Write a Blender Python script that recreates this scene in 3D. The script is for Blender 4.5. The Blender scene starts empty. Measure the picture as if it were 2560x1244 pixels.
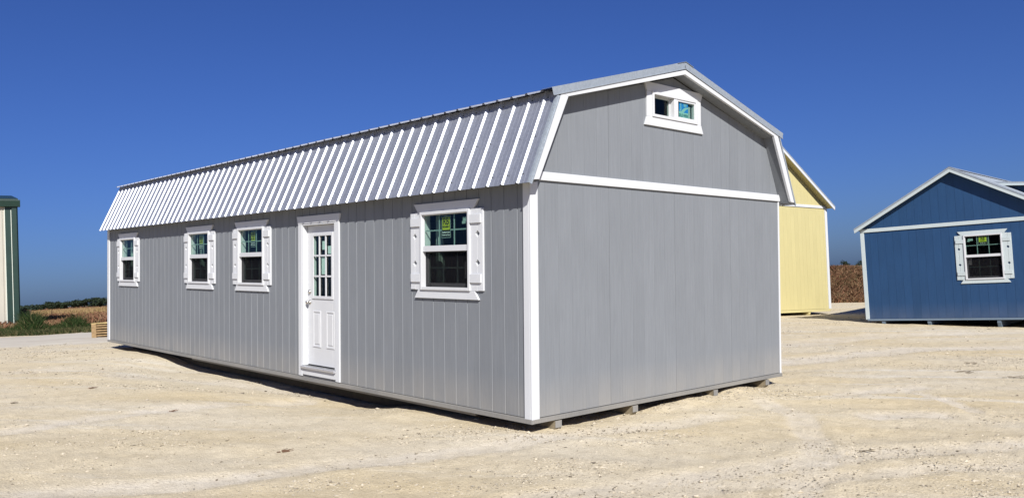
import bpy, bmesh, math, random
import numpy as np
from mathutils import Matrix, Vector, Euler

random.seed(7); rng = np.random.default_rng(7)
D = bpy.data
SC = bpy.context.scene
COL = SC.collection

# ------------------------------------------------------------------ camera, sky, sun, exposure
CAMP = Vector((6.0278575, -5.7724396, 1.3693909))
RW = Matrix(((0.67925146, 0.73202911, -0.05244836), (-0.06618837, -0.01007082, -0.99775632), (-0.73091487, 0.68119891, 0.04161119)))
cam = D.cameras.new('camera'); camo = D.objects.new('camera', cam); COL.objects.link(camo)
cam.sensor_width = 36; cam.lens = 36 * 2056.6977 / 2560; cam.clip_end = 6000; cam.clip_start = .05
right, down, fwd = RW[0], RW[1], RW[2]
m = Matrix((right, -down, -fwd)).transposed().to_4x4(); m.translation = CAMP
camo.matrix_world = m
SC.camera = camo

QB = Matrix(((0.9989089423, -0.00038315516, 0.04669880242), (-0.00038315516, 0.99986544404, 0.01639957944), (-0.04669880242, -0.01639957944, 0.99877438676)))
SUN = (QB @ Vector((.85, -.54, .74))).normalized()
elev = math.asin(SUN.z); azim = math.atan2(SUN.x, SUN.y)
w = D.worlds.new('World'); SC.world = w; w.use_nodes = True
nt = w.node_tree; bgn = nt.nodes['Background']
sky = nt.nodes.new('ShaderNodeTexSky'); sky.sky_type = 'NISHITA'; sky.sun_disc = False
sky.sun_elevation = elev; sky.sun_rotation = azim
sky.air_density = 1.0; sky.dust_density = .8; sky.ozone_density = 3.2; sky.altitude = 0
tint = nt.nodes.new('ShaderNodeMix'); tint.data_type = 'RGBA'; tint.blend_type = 'MULTIPLY'; tint.inputs[0].default_value = 1
tint.inputs[7].default_value = (.222, .340, .70, 1)
nt.links.new(sky.outputs[0], tint.inputs[6]); nt.links.new(tint.outputs[2], bgn.inputs[0])
bgn.inputs[1].default_value = .075
sl = D.lights.new('sun', 'SUN'); slo = D.objects.new('sun', sl); COL.objects.link(slo)
sl.energy = 4.9; sl.angle = math.radians(.53); sl.color = (1, .965, .90)
slo.rotation_euler = SUN.to_track_quat('Z', 'Y').to_euler(); slo.location = (0, -20, 30)
SC.view_settings.view_transform = 'Standard'; SC.view_settings.look = 'None'
SC.view_settings.exposure = 0.60; SC.view_settings.gamma = 1; SC.view_settings.use_curve_mapping = False

# ------------------------------------------------------------------ helpers
def link(o, parent=None):
    COL.objects.link(o)
    if parent is not None: o.parent = parent
    return o
def tag(o, label=None, cat=None, group=None, kind=None):
    if label: o['label'] = label
    if cat: o['category'] = cat
    if group: o['group'] = group
    if kind: o['kind'] = kind
    return o
def empty(name, mat, label, cat, group=None):
    o = D.objects.new(name, None); COL.objects.link(o); o.matrix_world = mat; o.empty_display_size = .2
    return tag(o, label, cat, group)

class MB:
    def __init__(s): s.v = []; s.f = []; s.starts = []
    def prism(s, pts, ax, a, b):
        """pts: 2D polygon in the two remaining axes, extruded along ax from a to b"""
        n = len(pts); k = len(s.v); s.starts.append((k, len(s.f)))
        for e in (a, b):
            for p in pts:
                q = list(p); q.insert(ax, e); s.v.append(tuple(q))
        s.f.append([k + i for i in range(n)]); s.f.append([k + n + i for i in reversed(range(n))])
        for i in range(n):
            j = (i + 1) % n; s.f.append([k + i, k + n + i, k + n + j, k + j])
        return s
    def box(s, x0, x1, y0, y1, z0, z1):
        return s.prism([(y0, z0), (y1, z0), (y1, z1), (y0, z1)], 0, x0, x1)
    def cyl(s, c, axis, r, l, n=16, r2=None):
        """cylinder from c along axis (unit vector) for l"""
        ax = Vector(axis).normalized(); u = ax.orthogonal().normalized(); v = ax.cross(u); k = len(s.v); r2 = r if r2 is None else r2
        for e, rr in ((0, r), (l, r2)):
            for i in range(n):
                t = 2 * math.pi * i / n
                s.v.append(tuple(Vector(c) + ax * e + u * (rr * math.cos(t)) + v * (rr * math.sin(t))))
        s.f.append([k + i for i in reversed(range(n))]); s.f.append([k + n + i for i in range(n)])
        for i in range(n):
            j = (i + 1) % n; s.f.append([k + i, k + j, k + n + j, k + n + i])
        return s
    def lathe(s, c, axis, prof, n=20):
        ax = Vector(axis).normalized(); u = ax.orthogonal().normalized(); v = ax.cross(u); k = len(s.v)
        for e, rr in prof:
            for i in range(n):
                t = 2 * math.pi * i / n
                s.v.append(tuple(Vector(c) + ax * e + u * (rr * math.cos(t)) + v * (rr * math.sin(t))))
        for a in range(len(prof) - 1):
            for i in range(n):
                j = (i + 1) % n; s.f.append([k + a * n + i, k + a * n + j, k + (a + 1) * n + j, k + (a + 1) * n + i])
        s.f.append([k + i for i in reversed(range(n))]); s.f.append([k + (len(prof) - 1) * n + i for i in range(n)])
        return s
    def mesh(s, name):
        me = D.meshes.new(name); me.from_pydata(s.v, [], s.f)
        bm = bmesh.new(); bm.from_mesh(me); bmesh.ops.recalc_face_normals(bm, faces=bm.faces[:]); bm.to_mesh(me); bm.free()
        me.update(); return me
    def build(s, name, mat, parent=None, bevel=0, smooth=False):
        me = s.mesh(name); me.materials.append(mat)
        if smooth:
            for p in me.polygons: p.use_smooth = True
        o = D.objects.new(name, me); link(o, parent)
        if bevel:
            b = o.modifiers.new('bevel', 'BEVEL'); b.width = bevel; b.segments = 2; b.limit_method = 'ANGLE'; b.angle_limit = math.radians(35)
        return o
def inst(src_mesh, name, parent, loc=(0, 0, 0), rot=(0, 0, 0), scale=None):
    o = D.objects.new(name, src_mesh); link(o, parent); o.location = loc; o.rotation_euler = rot
    if scale: o.scale = scale
    return o

def np_mesh(name, V, F, mats, mat_idx=None, smooth=False):
    """V (n,3) F (m,k) numpy -> mesh"""
    me = D.meshes.new(name); k = F.shape[1]
    me.vertices.add(len(V)); me.vertices.foreach_set('co', V.astype(np.float32).ravel())
    me.loops.add(F.size); me.loops.foreach_set('vertex_index', F.astype(np.int32).ravel())
    me.polygons.add(len(F)); me.polygons.foreach_set('loop_start', np.arange(0, F.size, k, dtype=np.int32))
    me.polygons.foreach_set('loop_total', np.full(len(F), k, dtype=np.int32))
    for mt in mats: me.materials.append(mt)
    if mat_idx is not None: me.polygons.foreach_set('material_index', mat_idx.astype(np.int32))
    me.update(calc_edges=True)
    me.polygons.foreach_set('use_smooth', np.full(len(F), bool(smooth)))
    return me

def _hash(ix, iy, seed):
    h = (ix.astype(np.int64) * 374761393 + iy.astype(np.int64) * 668265263 + seed * 1442695041) & 0x7fffffff
    h = ((h ^ (h >> 13)) * 1274126177) & 0x7fffffff
    return ((h ^ (h >> 16)) & 0xffff) / 65535.0
def vnoise(x, y, seed=0):
    ix = np.floor(x); iy = np.floor(y); fx = x - ix; fy = y - iy
    fx = fx * fx * (3 - 2 * fx); fy = fy * fy * (3 - 2 * fy)
    a = _hash(ix, iy, seed); b = _hash(ix + 1, iy, seed); c = _hash(ix, iy + 1, seed); d = _hash(ix + 1, iy + 1, seed)
    return (a * (1 - fx) + b * fx) * (1 - fy) + (c * (1 - fx) + d * fx) * fy - .5
def fbm(x, y, seed=0, o=3):
    r = 0; a = 1
    for i in range(o):
        r = r + a * vnoise(x * 2 ** i + 17.3 * i, y * 2 ** i - 9.1 * i, seed + i); a *= .5
    return r
def sstep(a, b, x):
    t = np.clip((x - a) / (b - a), 0, 1); return t * t * (3 - 2 * t)

# ------------------------------------------------------------------ materials
def nmat(name):
    mt = D.materials.new(name); mt.use_nodes = True; t = mt.node_tree; return mt, t, t.nodes, t.links, t.nodes['Principled BSDF']
def paint(name, col, rough=.55, grain=.25, var=.06, bump=.25, spec=.4, dirt=0.0, dirtcol=(.42, .36, .27)):
    mt, t, N, L, B = nmat(name)
    tc = N.new('ShaderNodeTexCoord'); oi = N.new('ShaderNodeObjectInfo')
    add = N.new('ShaderNodeVectorMath'); add.operation = 'MULTIPLY_ADD'
    sc = N.new('ShaderNodeVectorMath'); sc.operation = 'SCALE'; sc.inputs[0].default_value = (31.7, 17.1, 53.3)
    L.new(oi.outputs['Random'], sc.inputs['Scale'])
    add.inputs[1].default_value = (60, 60, 2.2); L.new(tc.outputs['Object'], add.inputs[0]); L.new(sc.outputs[0], add.inputs[2])
    n1 = N.new('ShaderNodeTexNoise'); n1.inputs['Scale'].default_value = 1; n1.inputs['Detail'].default_value = 5; n1.inputs['Roughness'].default_value = .62
    n1.inputs['Distortion'].default_value = .6
    L.new(add.outputs[0], n1.inputs['Vector'])
    n2 = N.new('ShaderNodeTexNoise'); n2.inputs['Scale'].default_value = 1.3; n2.inputs['Detail'].default_value = 4
    ad2 = N.new('ShaderNodeVectorMath'); ad2.operation = 'ADD'; L.new(tc.outputs['Object'], ad2.inputs[0]); L.new(sc.outputs[0], ad2.inputs[1]); L.new(ad2.outputs[0], n2.inputs['Vector'])
    mr = N.new('ShaderNodeMapRange'); mr.inputs['From Min'].default_value = .25; mr.inputs['From Max'].default_value = .75
    mr.inputs['To Min'].default_value = 1 - var; mr.inputs['To Max'].default_value = 1 + var; L.new(n2.outputs[0], mr.inputs['Value'])
    mr2 = N.new('ShaderNodeMapRange'); mr2.inputs['From Min'].default_value = .3; mr2.inputs['From Max'].default_value = .7
    mr2.inputs['To Min'].default_value = 1 - var * grain * 2.5; mr2.inputs['To Max'].default_value = 1 + var * grain * 2.5; L.new(n1.outputs[0], mr2.inputs['Value'])
    mr3 = N.new('ShaderNodeMapRange'); mr3.inputs['To Min'].default_value = 1 - var * .45; mr3.inputs['To Max'].default_value = 1 + var * .45; L.new(oi.outputs['Random'], mr3.inputs['Value'])
    mu = N.new('ShaderNodeMath'); mu.operation = 'MULTIPLY'; L.new(mr.outputs[0], mu.inputs[0]); L.new(mr2.outputs[0], mu.inputs[1])
    mu2 = N.new('ShaderNodeMath'); mu2.operation = 'MULTIPLY'; L.new(mu.outputs[0], mu2.inputs[0]); L.new(mr3.outputs[0], mu2.inputs[1])
    vc = N.new('ShaderNodeVectorMath'); vc.operation = 'SCALE'; vc.inputs[0].default_value = col; L.new(mu2.outputs[0], vc.inputs['Scale'])
    out = vc.outputs[0]
    if dirt:
        # dust splashed up on the lowest boards
        sx = N.new('ShaderNodeSeparateXYZ'); L.new(tc.outputs['Object'], sx.inputs[0])
        dr = N.new('ShaderNodeMapRange'); dr.inputs['From Min'].default_value = .42; dr.inputs['From Max'].default_value = 0.0
        dr.inputs['To Min'].default_value = 0; dr.inputs['To Max'].default_value = dirt; L.new(sx.outputs[2], dr.inputs['Value'])
        dm = N.new('ShaderNodeMath'); dm.operation = 'MULTIPLY'; L.new(dr.outputs[0], dm.inputs[0]); L.new(n2.outputs[0], dm.inputs[1])
        mx = N.new('ShaderNodeMix'); mx.data_type = 'RGBA'; mx.inputs[7].default_value = (*dirtcol, 1)
        L.new(dm.outputs[0], mx.inputs[0]); L.new(out, mx.inputs[6]); out = mx.outputs[2]
    L.new(out, B.inputs['Base Color'])
    B.inputs['Roughness'].default_value = rough; B.inputs['Specular IOR Level'].default_value = spec
    if bump:
        bp = N.new('ShaderNodeBump'); bp.inputs['Strength'].default_value = bump; bp.inputs['Distance'].default_value = .003
        L.new(n1.outputs[0], bp.inputs['Height']); L.new(bp.outputs[0], B.inputs['Normal'])
    return mt
def plain(name, col, rough=.5, metal=0, spec=.4, noise=.0, nscale=8):
    mt, t, N, L, B = nmat(name)
    B.inputs['Base Color'].default_value = (*col, 1); B.inputs['Roughness'].default_value = rough; B.inputs['Metallic'].default_value = metal
    B.inputs['Specular IOR Level'].default_value = spec
    if noise:
        tc = N.new('ShaderNodeTexCoord'); n = N.new('ShaderNodeTexNoise'); n.inputs['Scale'].default_value = nscale; n.inputs['Detail'].default_value = 5
        L.new(tc.outputs['Object'], n.inputs['Vector'])
        r = N.new('ShaderNodeValToRGB'); r.color_ramp.elements[0].position = .3; r.color_ramp.elements[1].position = .7
        r.color_ramp.elements[0].color = (*[c * (1 - noise) for c in col], 1); r.color_ramp.elements[1].color = (*[min(1, c * (1 + noise)) for c in col], 1)
        L.new(n.outputs[0], r.inputs[0]); L.new(r.outputs[0], B.inputs['Base Color'])
    return mt
M = {}
M['grey'] = paint('grey_siding_paint', (.168, .180, .197), .6, .6, .045, .7, .3, dirt=.35)
M['grey_trim'] = paint('grey_skirt_paint', (0.148, 0.155, 0.163), .6, .5, .10, .4, .3, dirt=.4)
M['white'] = paint('white_trim_paint', (0.512, 0.524, 0.544), .5, .15, .025, .15, .4)
M['vinyl'] = plain('white_vinyl', (0.512, 0.520, 0.536), .35, spec=.5, noise=.02)
M['bluep'] = paint('blue_siding_paint', (.0125, .047, .120), .55, .5, .07, .35, .35, dirt=.12)
M['bluetrim'] = paint('blue_building_trim_paint', (0.414, 0.466, 0.474), .55, .3, .05, .2, .35)
M['blueskirt'] = paint('blue_grey_skirt_paint', (0.126, 0.170, 0.222), .6, .3, .08, .2, .3)
M['yellow'] = paint('yellow_siding_paint', (.445, .392, .195), .6, .3, .035, .3, .3)
M['ply'] = plain('interior_plywood', (.06, .045, .03), .8, noise=.25, nscale=5)
M['stud'] = plain('interior_wrap', (.16, .17, .15), .8, noise=.15, nscale=7)
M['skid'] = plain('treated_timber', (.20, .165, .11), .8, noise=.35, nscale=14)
M['skid_shaded'] = plain('shaded_dark_timber', (.045, .038, .028), .9, noise=.3, nscale=9)  # darker copy of the runner timber, under-floor shade put into its colour
M['gasket'] = plain('black_gasket', (.01, .01, .01), .6)
M['grid'] = plain('pale_grid_bar', (0.252, 0.324, 0.312), .5)
M['gridin'] = plain('grey_grid_bar', (0.420, 0.434, 0.434), .5)
M['nickel'] = plain('satin_nickel', (.55, .53, .50), .28, 1)
M['thresh'] = plain('aluminium_threshold', (.50, .50, .52), .38, .6)
M['rb_yellow'] = plain('sticker_yellow', (.46, .50, .03), .5)
M['rb_black'] = plain('sticker_black', (.012, .014, .012), .5)
M['sticker_grey'] = plain('sticker_grey', (.30, .38, .36), .5)
M['st_blue'] = plain('sticker_blue', (.02, .22, .62), .5)
M['st_aqua'] = plain('sticker_aqua', (.30, .52, .52), .5)
M['st_dark'] = plain('sticker_dark_green', (.03, .12, .12), .5)
M['paper'] = plain('white_paper', (.72, .76, .74), .7)
M['sheet'] = plain('pale_plastic_sheet', (0.400, 0.448, 0.400), .5, noise=.2, nscale=6)
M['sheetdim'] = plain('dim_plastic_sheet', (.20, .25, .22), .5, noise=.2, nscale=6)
M['green'] = plain('dark_green_metal', (0.006, 0.025, 0.018), .4, .0, .5, noise=.15, nscale=2)
M['beige'] = plain('beige_wall_metal', (0.370, 0.348, 0.296), .45, noise=.04, nscale=1)
M['flange'] = plain('pale_edge_and_highlight', (.50, .54, .48), .5)
M['black'] = plain('black_plastic', (.008, .008, .010), .5)
M['pallet'] = plain('weathered_pallet_wood', (0.255, 0.170, 0.085), .8, noise=.3, nscale=9)
M['pallet_new'] = plain('fresh_pallet_wood', (0.425, 0.323, 0.145), .8, noise=.2, nscale=9)

def galv(name, base=(.60, .63, .70), rough=.36, metal=.88):
    mt, t, N, L, B = nmat(name)
    tc = N.new('ShaderNodeTexCoord'); v = N.new('ShaderNodeTexVoronoi'); v.inputs['Scale'].default_value = 45
    oi = N.new('ShaderNodeObjectInfo'); ad = N.new('ShaderNodeVectorMath'); ad.operation = 'ADD'
    sc = N.new('ShaderNodeVectorMath'); sc.operation = 'SCALE'; sc.inputs[0].default_value = (3, 7, 5); L.new(oi.outputs['Random'], sc.inputs['Scale'])
    L.new(tc.outputs['Object'], ad.inputs[0]); L.new(sc.outputs[0], ad.inputs[1]); L.new(ad.outputs[0], v.inputs['Vector'])
    n = N.new('ShaderNodeTexNoise'); n.inputs['Scale'].default_value = 2.2; n.inputs['Detail'].default_value = 4; L.new(ad.outputs[0], n.inputs['Vector'])
    r = N.new('ShaderNodeMapRange'); r.inputs['To Min'].default_value = rough - .06; r.inputs['To Max'].default_value = rough + .09; L.new(n.outputs[0], r.inputs['Value'])
    L.new(r.outputs[0], B.inputs['Roughness'])
    bw = N.new('ShaderNodeSeparateColor'); L.new(v.outputs['Color'], bw.inputs[0])
    r2 = N.new('ShaderNodeMapRange'); r2.inputs['To Min'].default_value = .90; r2.inputs['To Max'].default_value = 1.06; L.new(bw.outputs[0], r2.inputs['Value'])
    vs = N.new('ShaderNodeVectorMath'); vs.operation = 'SCALE'; vs.inputs[0].default_value = base; L.new(r2.outputs[0], vs.inputs['Scale'])
    L.new(vs.outputs[0], B.inputs['Base Color']); B.inputs['Metallic'].default_value = metal
    return mt
M['galv'] = galv('galvalume_roof', (.40, .42, .47), .50, .72)
M['galvtrim'] = galv('galvalume_trim', (.28, .315, .355), .42, .25)
M['galvdull'] = galv('dull_galvanised_roof', (.42, .46, .48), .5)

def glass_mat(name, tint=(.80, .88, .85), refl=.5):
    mt = D.materials.new(name); mt.use_nodes = True; t = mt.node_tree; N = t.nodes; L = t.links; N.clear()
    o = N.new('ShaderNodeOutputMaterial'); mix = N.new('ShaderNodeMixShader'); tr = N.new('ShaderNodeBsdfTransparent'); g = N.new('ShaderNodeBsdfGlossy')
    fr = N.new('ShaderNodeFresnel'); fr.inputs[0].default_value = 1.5; ml = N.new('ShaderNodeMath'); ml.operation = 'MULTIPLY'; ml.inputs[1].default_value = refl
    gm = N.new('ShaderNodeNewGeometry'); io = N.new('ShaderNodeMapRange'); io.inputs['To Min'].default_value = 1.5; io.inputs['To Max'].default_value = 1 / 1.5
    L.new(gm.outputs['Backfacing'], io.inputs['Value']); L.new(io.outputs[0], fr.inputs[0])
    tr.inputs[0].default_value = (*tint, 1); g.inputs['Roughness'].default_value = .01
    L.new(fr.outputs[0], ml.inputs[0]); L.new(ml.outputs[0], mix.inputs[0]); L.new(tr.outputs[0], mix.inputs[1]); L.new(g.outputs[0], mix.inputs[2]); L.new(mix.outputs[0], o.inputs[0])
    return mt
M['glass'] = glass_mat('window_glass')
M['glass_r'] = glass_mat('gable_window_glass', (.8, .88, .85), .4)
def screen_mat():
    mt = D.materials.new('insect_screen'); mt.use_nodes = True; t = mt.node_tree; N = t.nodes; L = t.links; N.clear()
    o = N.new('ShaderNodeOutputMaterial'); mix = N.new('ShaderNodeMixShader'); tr = N.new('ShaderNodeBsdfTransparent'); d = N.new('ShaderNodeBsdfDiffuse')
    d.inputs[0].default_value = (.010, .010, .012, 1); mix.inputs[0].default_value = .5
    L.new(tr.outputs[0], mix.inputs[1]); L.new(d.outputs[0], mix.inputs[2]); L.new(mix.outputs[0], o.inputs[0]); return mt
M['screen'] = screen_mat()

def ground_mat():
    mt, t, N, L, B = nmat('crushed_limestone_yard')
    g = N.new('ShaderNodeNewGeometry')
    # direction along the tyre tracks (roughly parallel with the picture's horizontals)
    mp = N.new('ShaderNodeMapping'); mp.inputs['Rotation'].default_value = (0, 0, math.radians(-40)); L.new(g.outputs['Position'], mp.inputs['Vector'])
    def noise(scale, det, rough=.55, vec=None, stretch=None, dist=0):
        n = N.new('ShaderNodeTexNoise'); n.inputs['Scale'].default_value = scale; n.inputs['Detail'].default_value = det; n.inputs['Roughness'].default_value = rough
        n.inputs['Distortion'].default_value = dist
        src = vec or g.outputs['Position']
        if stretch:
            s = N.new('ShaderNodeVectorMath'); s.operation = 'MULTIPLY'; s.inputs[1].default_value = stretch; L.new(mp.outputs[0], s.inputs[0]); src = s.outputs[0]
        L.new(src, n.inputs['Vector']); return n.outputs[0]
    def ramp(src, stops):
        r = N.new('ShaderNodeValToRGB'); e = r.color_ramp.elements
        while len(e) > 2: e.remove(e[-1])
        for i, (p, c) in enumerate(stops):
            if i >= 2: el = e.new(p)
            else: el = e[i]
            el.position = p; el.color = (*c, 1)
        L.new(src, r.inputs[0]); return r.outputs[0]
    def mixc(f, a, b, bt='MIX'):
        x = N.new('ShaderNodeMix'); x.data_type = 'RGBA'; x.blend_type = bt
        if isinstance(f, float): x.inputs[0].default_value = f
        else: L.new(f, x.inputs[0])
        for sck, val in ((6, a), (7, b)):
            if isinstance(val, tuple): x.inputs[sck].default_value = (*val, 1)
            else: L.new(val, x.inputs[sck])
        return x.outputs[2]
    big = noise(.42, 4, .6, stretch=(.55, 1.5, 1))
    base = ramp(big, [(.28, (0.520, 0.430, 0.275)), (.5, (0.548, 0.475, 0.345)), (.72, (0.555, 0.500, 0.400))])
    st = noise(.9, 5, .6, stretch=(.22, 2.4, 1), dist=.4)
    streak = ramp(st, [(.56, (0, 0, 0)), (.72, (1, 1, 1))])
    s1 = mixc(streak, base, (0.566, 0.528, 0.453))
    atn = N.new('ShaderNodeAttribute'); atn.attribute_name = 'packed'
    pk = N.new('ShaderNodeMath'); pk.operation = 'MULTIPLY'; L.new(atn.outputs['Fac'], pk.inputs[0]); L.new(noise(3.0, 4, .6), pk.inputs[1])
    s1 = mixc(pk.outputs[0], s1, (.60, .555, .49))
    med = noise(7, 6, .7)
    s2 = mixc(1.0, s1, ramp(med, [(.3, (.88, .87, .85)), (.62, (1.05, 1.05, 1.05))]), 'MULTIPLY')
    fine = noise(90, 4, .75)
    s3 = mixc(1.0, s2, ramp(fine, [(.34, (.48, .45, .41)), (.45, (1.0, 1.0, 1.0))]), 'MULTIPLY')
    vo = N.new('ShaderNodeTexVoronoi'); vo.inputs['Scale'].default_value = 38; L.new(g.outputs['Position'], vo.inputs['Vector'])
    L.new(s3, B.inputs['Base Color'])
    B.inputs['Roughness'].default_value = .95; B.inputs['Specular IOR Level'].default_value = .12
    b1 = N.new('ShaderNodeBump'); b1.inputs['Strength'].default_value = .55; b1.inputs['Distance'].default_value = .012
    L.new(fine, b1.inputs['Height'])
    b2 = N.new('ShaderNodeBump'); b2.inputs['Strength'].default_value = .5; b2.inputs['Distance'].default_value = .03; L.new(med, b2.inputs['Height']); L.new(b1.outputs[0], b2.inputs['Normal'])
    b3 = N.new('ShaderNodeBump'); b3.inputs['Strength'].default_value = .35; b3.inputs['Distance'].default_value = .012; b3.invert = True; L.new(vo.outputs['Distance'], b3.inputs['Height']); L.new(b2.outputs[0], b3.inputs['Normal'])
    L.new(b3.outputs[0], B.inputs['Normal'])
    return mt
M['ground'] = ground_mat()
def mottled(name, c0, c1, scale, stretch=(1, 1, 1), c2=None, bump=.0, rough=.95):
    mt, t, N, L, B = nmat(name); g = N.new('ShaderNodeNewGeometry')
    s = N.new('ShaderNodeVectorMath'); s.operation = 'MULTIPLY'; s.inputs[1].default_value = stretch
    mp = N.new('ShaderNodeMapping'); mp.inputs['Rotation'].default_value = (0, 0, math.radians(-40)); L.new(g.outputs['Position'], mp.inputs['Vector']); L.new(mp.outputs[0], s.inputs[0])
    n = N.new('ShaderNodeTexNoise'); n.inputs['Scale'].default_value = scale; n.inputs['Detail'].default_value = 8; n.inputs['Roughness'].default_value = .7; L.new(s.outputs[0], n.inputs['Vector'])
    r = N.new('ShaderNodeValToRGB'); e = r.color_ramp.elements; e[0].position = .36; e[1].position = .62; e[0].color = (*c0, 1); e[1].color = (*c1, 1)
    if c2: el = e.new(.5); el.color = (*c2, 1)
    L.new(n.outputs[0], r.inputs[0]); L.new(r.outputs[0], B.inputs['Base Color']); B.inputs['Roughness'].default_value = rough; B.inputs['Specular IOR Level'].default_value = .1
    if bump:
        b = N.new('ShaderNodeBump'); b.inputs['Strength'].default_value = .6; b.inputs['Distance'].default_value = bump; L.new(n.outputs[0], b.inputs['Height']); L.new(b.outputs[0], B.inputs['Normal'])
    return mt
M['path'] = mottled('pale_compacted_path', (.42, .375, .315), (.51, .475, .405), 1.2, (.4, 2, 1))
M['field'] = mottled('harvested_field_soil', (.10, .050, .026), (.27, .16, .07), .35, (.25, 1.2, 1), (.17, .085, .04), .1)
M['bank'] = mottled('dry_bank_soil', (.07, .035, .02), (.19, .12, .065), 1.8, (1, 1, 1), (.16, .085, .045), .15)
def leafmat(name, col, var=.35):
    mt, t, N, L, B = nmat(name); g = N.new('ShaderNodeNewGeometry')
    n = N.new('ShaderNodeTexNoise'); n.inputs['Scale'].default_value = .9; n.inputs['Detail'].default_value = 3; L.new(g.outputs['Position'], n.inputs['Vector'])
    a = N.new('ShaderNodeMath'); a.operation = 'ADD'; L.new(g.outputs['Random Per Island'], a.inputs[0]); L.new(n.outputs[0], a.inputs[1])
    r = N.new('ShaderNodeMapRange'); r.inputs['From Min'].default_value = .3; r.inputs['From Max'].default_value = 1.4; r.inputs['To Min'].default_value = 1 - var; r.inputs['To Max'].default_value = 1 + var; L.new(a.outputs[0], r.inputs['Value'])
    v = N.new('ShaderNodeVectorMath'); v.operation = 'SCALE'; v.inputs[0].default_value = col; L.new(r.outputs[0], v.inputs['Scale']); L.new(v.outputs[0], B.inputs['Base Color'])
    B.inputs['Roughness'].default_value = .75; B.inputs['Specular IOR Level'].default_value = .2
    return mt
M['stone'] = leafmat('limestone_gravel', (0.370, 0.326, 0.252), .30)
M['stone_dark'] = leafmat('dark_limestone_chip', (.16, .135, .10), .3)
M['weed'] = leafmat('green_weed_blades', (.014, .028, .005), .5)
M['weed_dry'] = leafmat('dry_weed_blades', (.075, .064, .028), .4)
M['straw'] = leafmat('yellow_stubble', (.22, .155, .065), .35)
M['rust'] = leafmat('rust_brown_weeds', (0.126, 0.059, 0.033), .5)
M['tan'] = leafmat('tan_dead_stalks', (0.224, 0.145, 0.079), .4)
M['tan_dark'] = leafmat('brown_twig', (.10, .055, .032), .3)
M['crown'] = leafmat('dark_tree_foliage', (.014, .022, .010), .5)
M['crownf'] = leafmat('hazy_tree_foliage', (.020, .032, .022), .4)
M['bark'] = plain('tree_bark', (.09, .07, .05), .9, noise=.3)

# ------------------------------------------------------------------ terrain
F2 = Vector((fwd.x, fwd.y)).normalized(); R2 = Vector((F2.y, -F2.x))
def base_h(x, y):
    zp = -.168 - .0468 * x - .0164 * y
    k = .06
    z = .45 - k * np.logaddexp(0, (.45 - zp) / k) + 0 if False else -k * np.logaddexp(-zp / k, -.45 / k)   # smooth min with .45
    z = k * np.logaddexp(z / k, -.5 / k)                                     # smooth max with -.5
    r = np.hypot(x - CAMP.x, y - CAMP.y)
    X = (x - CAMP.x) * R2.x + (y - CAMP.y) * R2.y; Z = (x - CAMP.x) * F2.x + (y - CAMP.y) * F2.y
    far = sstep(55, 90, r)
    z = z * (1 - far) + .42 * far
    # hollow beneath the long wall
    z = z - .15 * sstep(-1.9, -3.6, x) * sstep(-10.6, -9.0, x) * np.exp(-((y - .1) / 1.1) ** 2)
    z = z - .17 * np.exp(-(((x + 9) ** 2 + (y - 22.5) ** 2) / 20))
    # raised field bank on the right
    bank = sstep(0, 6, X) * sstep(35.5, 41, Z + 1.2 * fbm(x * .4, y * .4, 5, 2))
    z = z + bank * (.97 - z) + bank * .42 * fbm(x * .42, y * .42, 8, 3) * (1 - .45 * sstep(41, 46, Z))
    return z
def ground_h(x, y):
    z = base_h(x, y)
    r = np.hypot(x - CAMP.x, y - CAMP.y)
    near = 1 - sstep(18, 40, r)
    a = math.radians(43); xs = x * math.cos(a) + y * math.sin(a); ys = -x * math.sin(a) + y * math.cos(a)
    band = fbm(xs * .35, ys * 1.6, 21, 3)
    z = z + near * (.030 * band + .022 * fbm(x * 1.3, y * 1.3, 3, 3) + .013 * fbm(x * 6, y * 6, 11, 3) + .006 * vnoise(x * 26, y * 26, 15))
    # loose gravel heaped against the near end of the barn
    z = z + .06 * np.exp(-((x + .12) / .22) ** 2) * (sstep(1.75, 2.3, y) * sstep(3.6, 3.0, y) * (.5 + vnoise(x * 4, y * 4, 31)) + sstep(3.35, 3.6, y) * sstep(4.35, 4.1, y) * .9)
    return z
def gz(x, y): return float(ground_h(np.array([float(x)]), np.array([float(y)]))[0])

TR = []
def _tracks():
    def pt(u, v):
        d = RW.transposed() @ Vector(((u - 1280) / 2056.7, (v - 622) / 2056.7, 1)); z = -.25
        for _ in range(10):
            t = (z - CAMP.z) / d.z; q = CAMP + d * t; z = float(base_h(np.array([q.x]), np.array([q.y]))[0])
        return (q.x, q.y)
    for wd, st, line in ((.42, 1, [(1960, 905), (2130, 890), (2300, 872), (2600, 866)]), (.20, .8, [(2100, 986), (2200, 976), (2300, 968)]), (.10, 1, [(2265, 978), (2350, 998), (2440, 1028)]),
                     (.22, 1, [(2190, 1042), (2270, 1034), (2340, 1036)]), (.22, .9, [(-200, 1095), (60, 1072), (220, 1046), (430, 1024), (760, 1006)]), (.20, .8, [(-100, 1252), (500, 1202), (1100, 1132), (1500, 1076), (1820, 1040)]),
                     (.30, .7, [(300, 938), (600, 962), (930, 1000)]), (.20, .7, [(1300, 1262), (1700, 1196), (2200, 1132), (2620, 1108)]), (.5, .8, [(1960, 862), (2200, 838), (2620, 826)]), (.35, .6, [(-100, 940), (120, 925), (300, 905)]),
                     (.16, .6, [(1500, 1262), (1900, 1205), (2300, 1175), (2620, 1160)]), (.16, .7, [(1900, 1000), (2000, 1040), (2050, 1120), (2000, 1244)])):
        TR.append((wd, st, [pt(*p) for p in line]))
_tracks()
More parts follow.
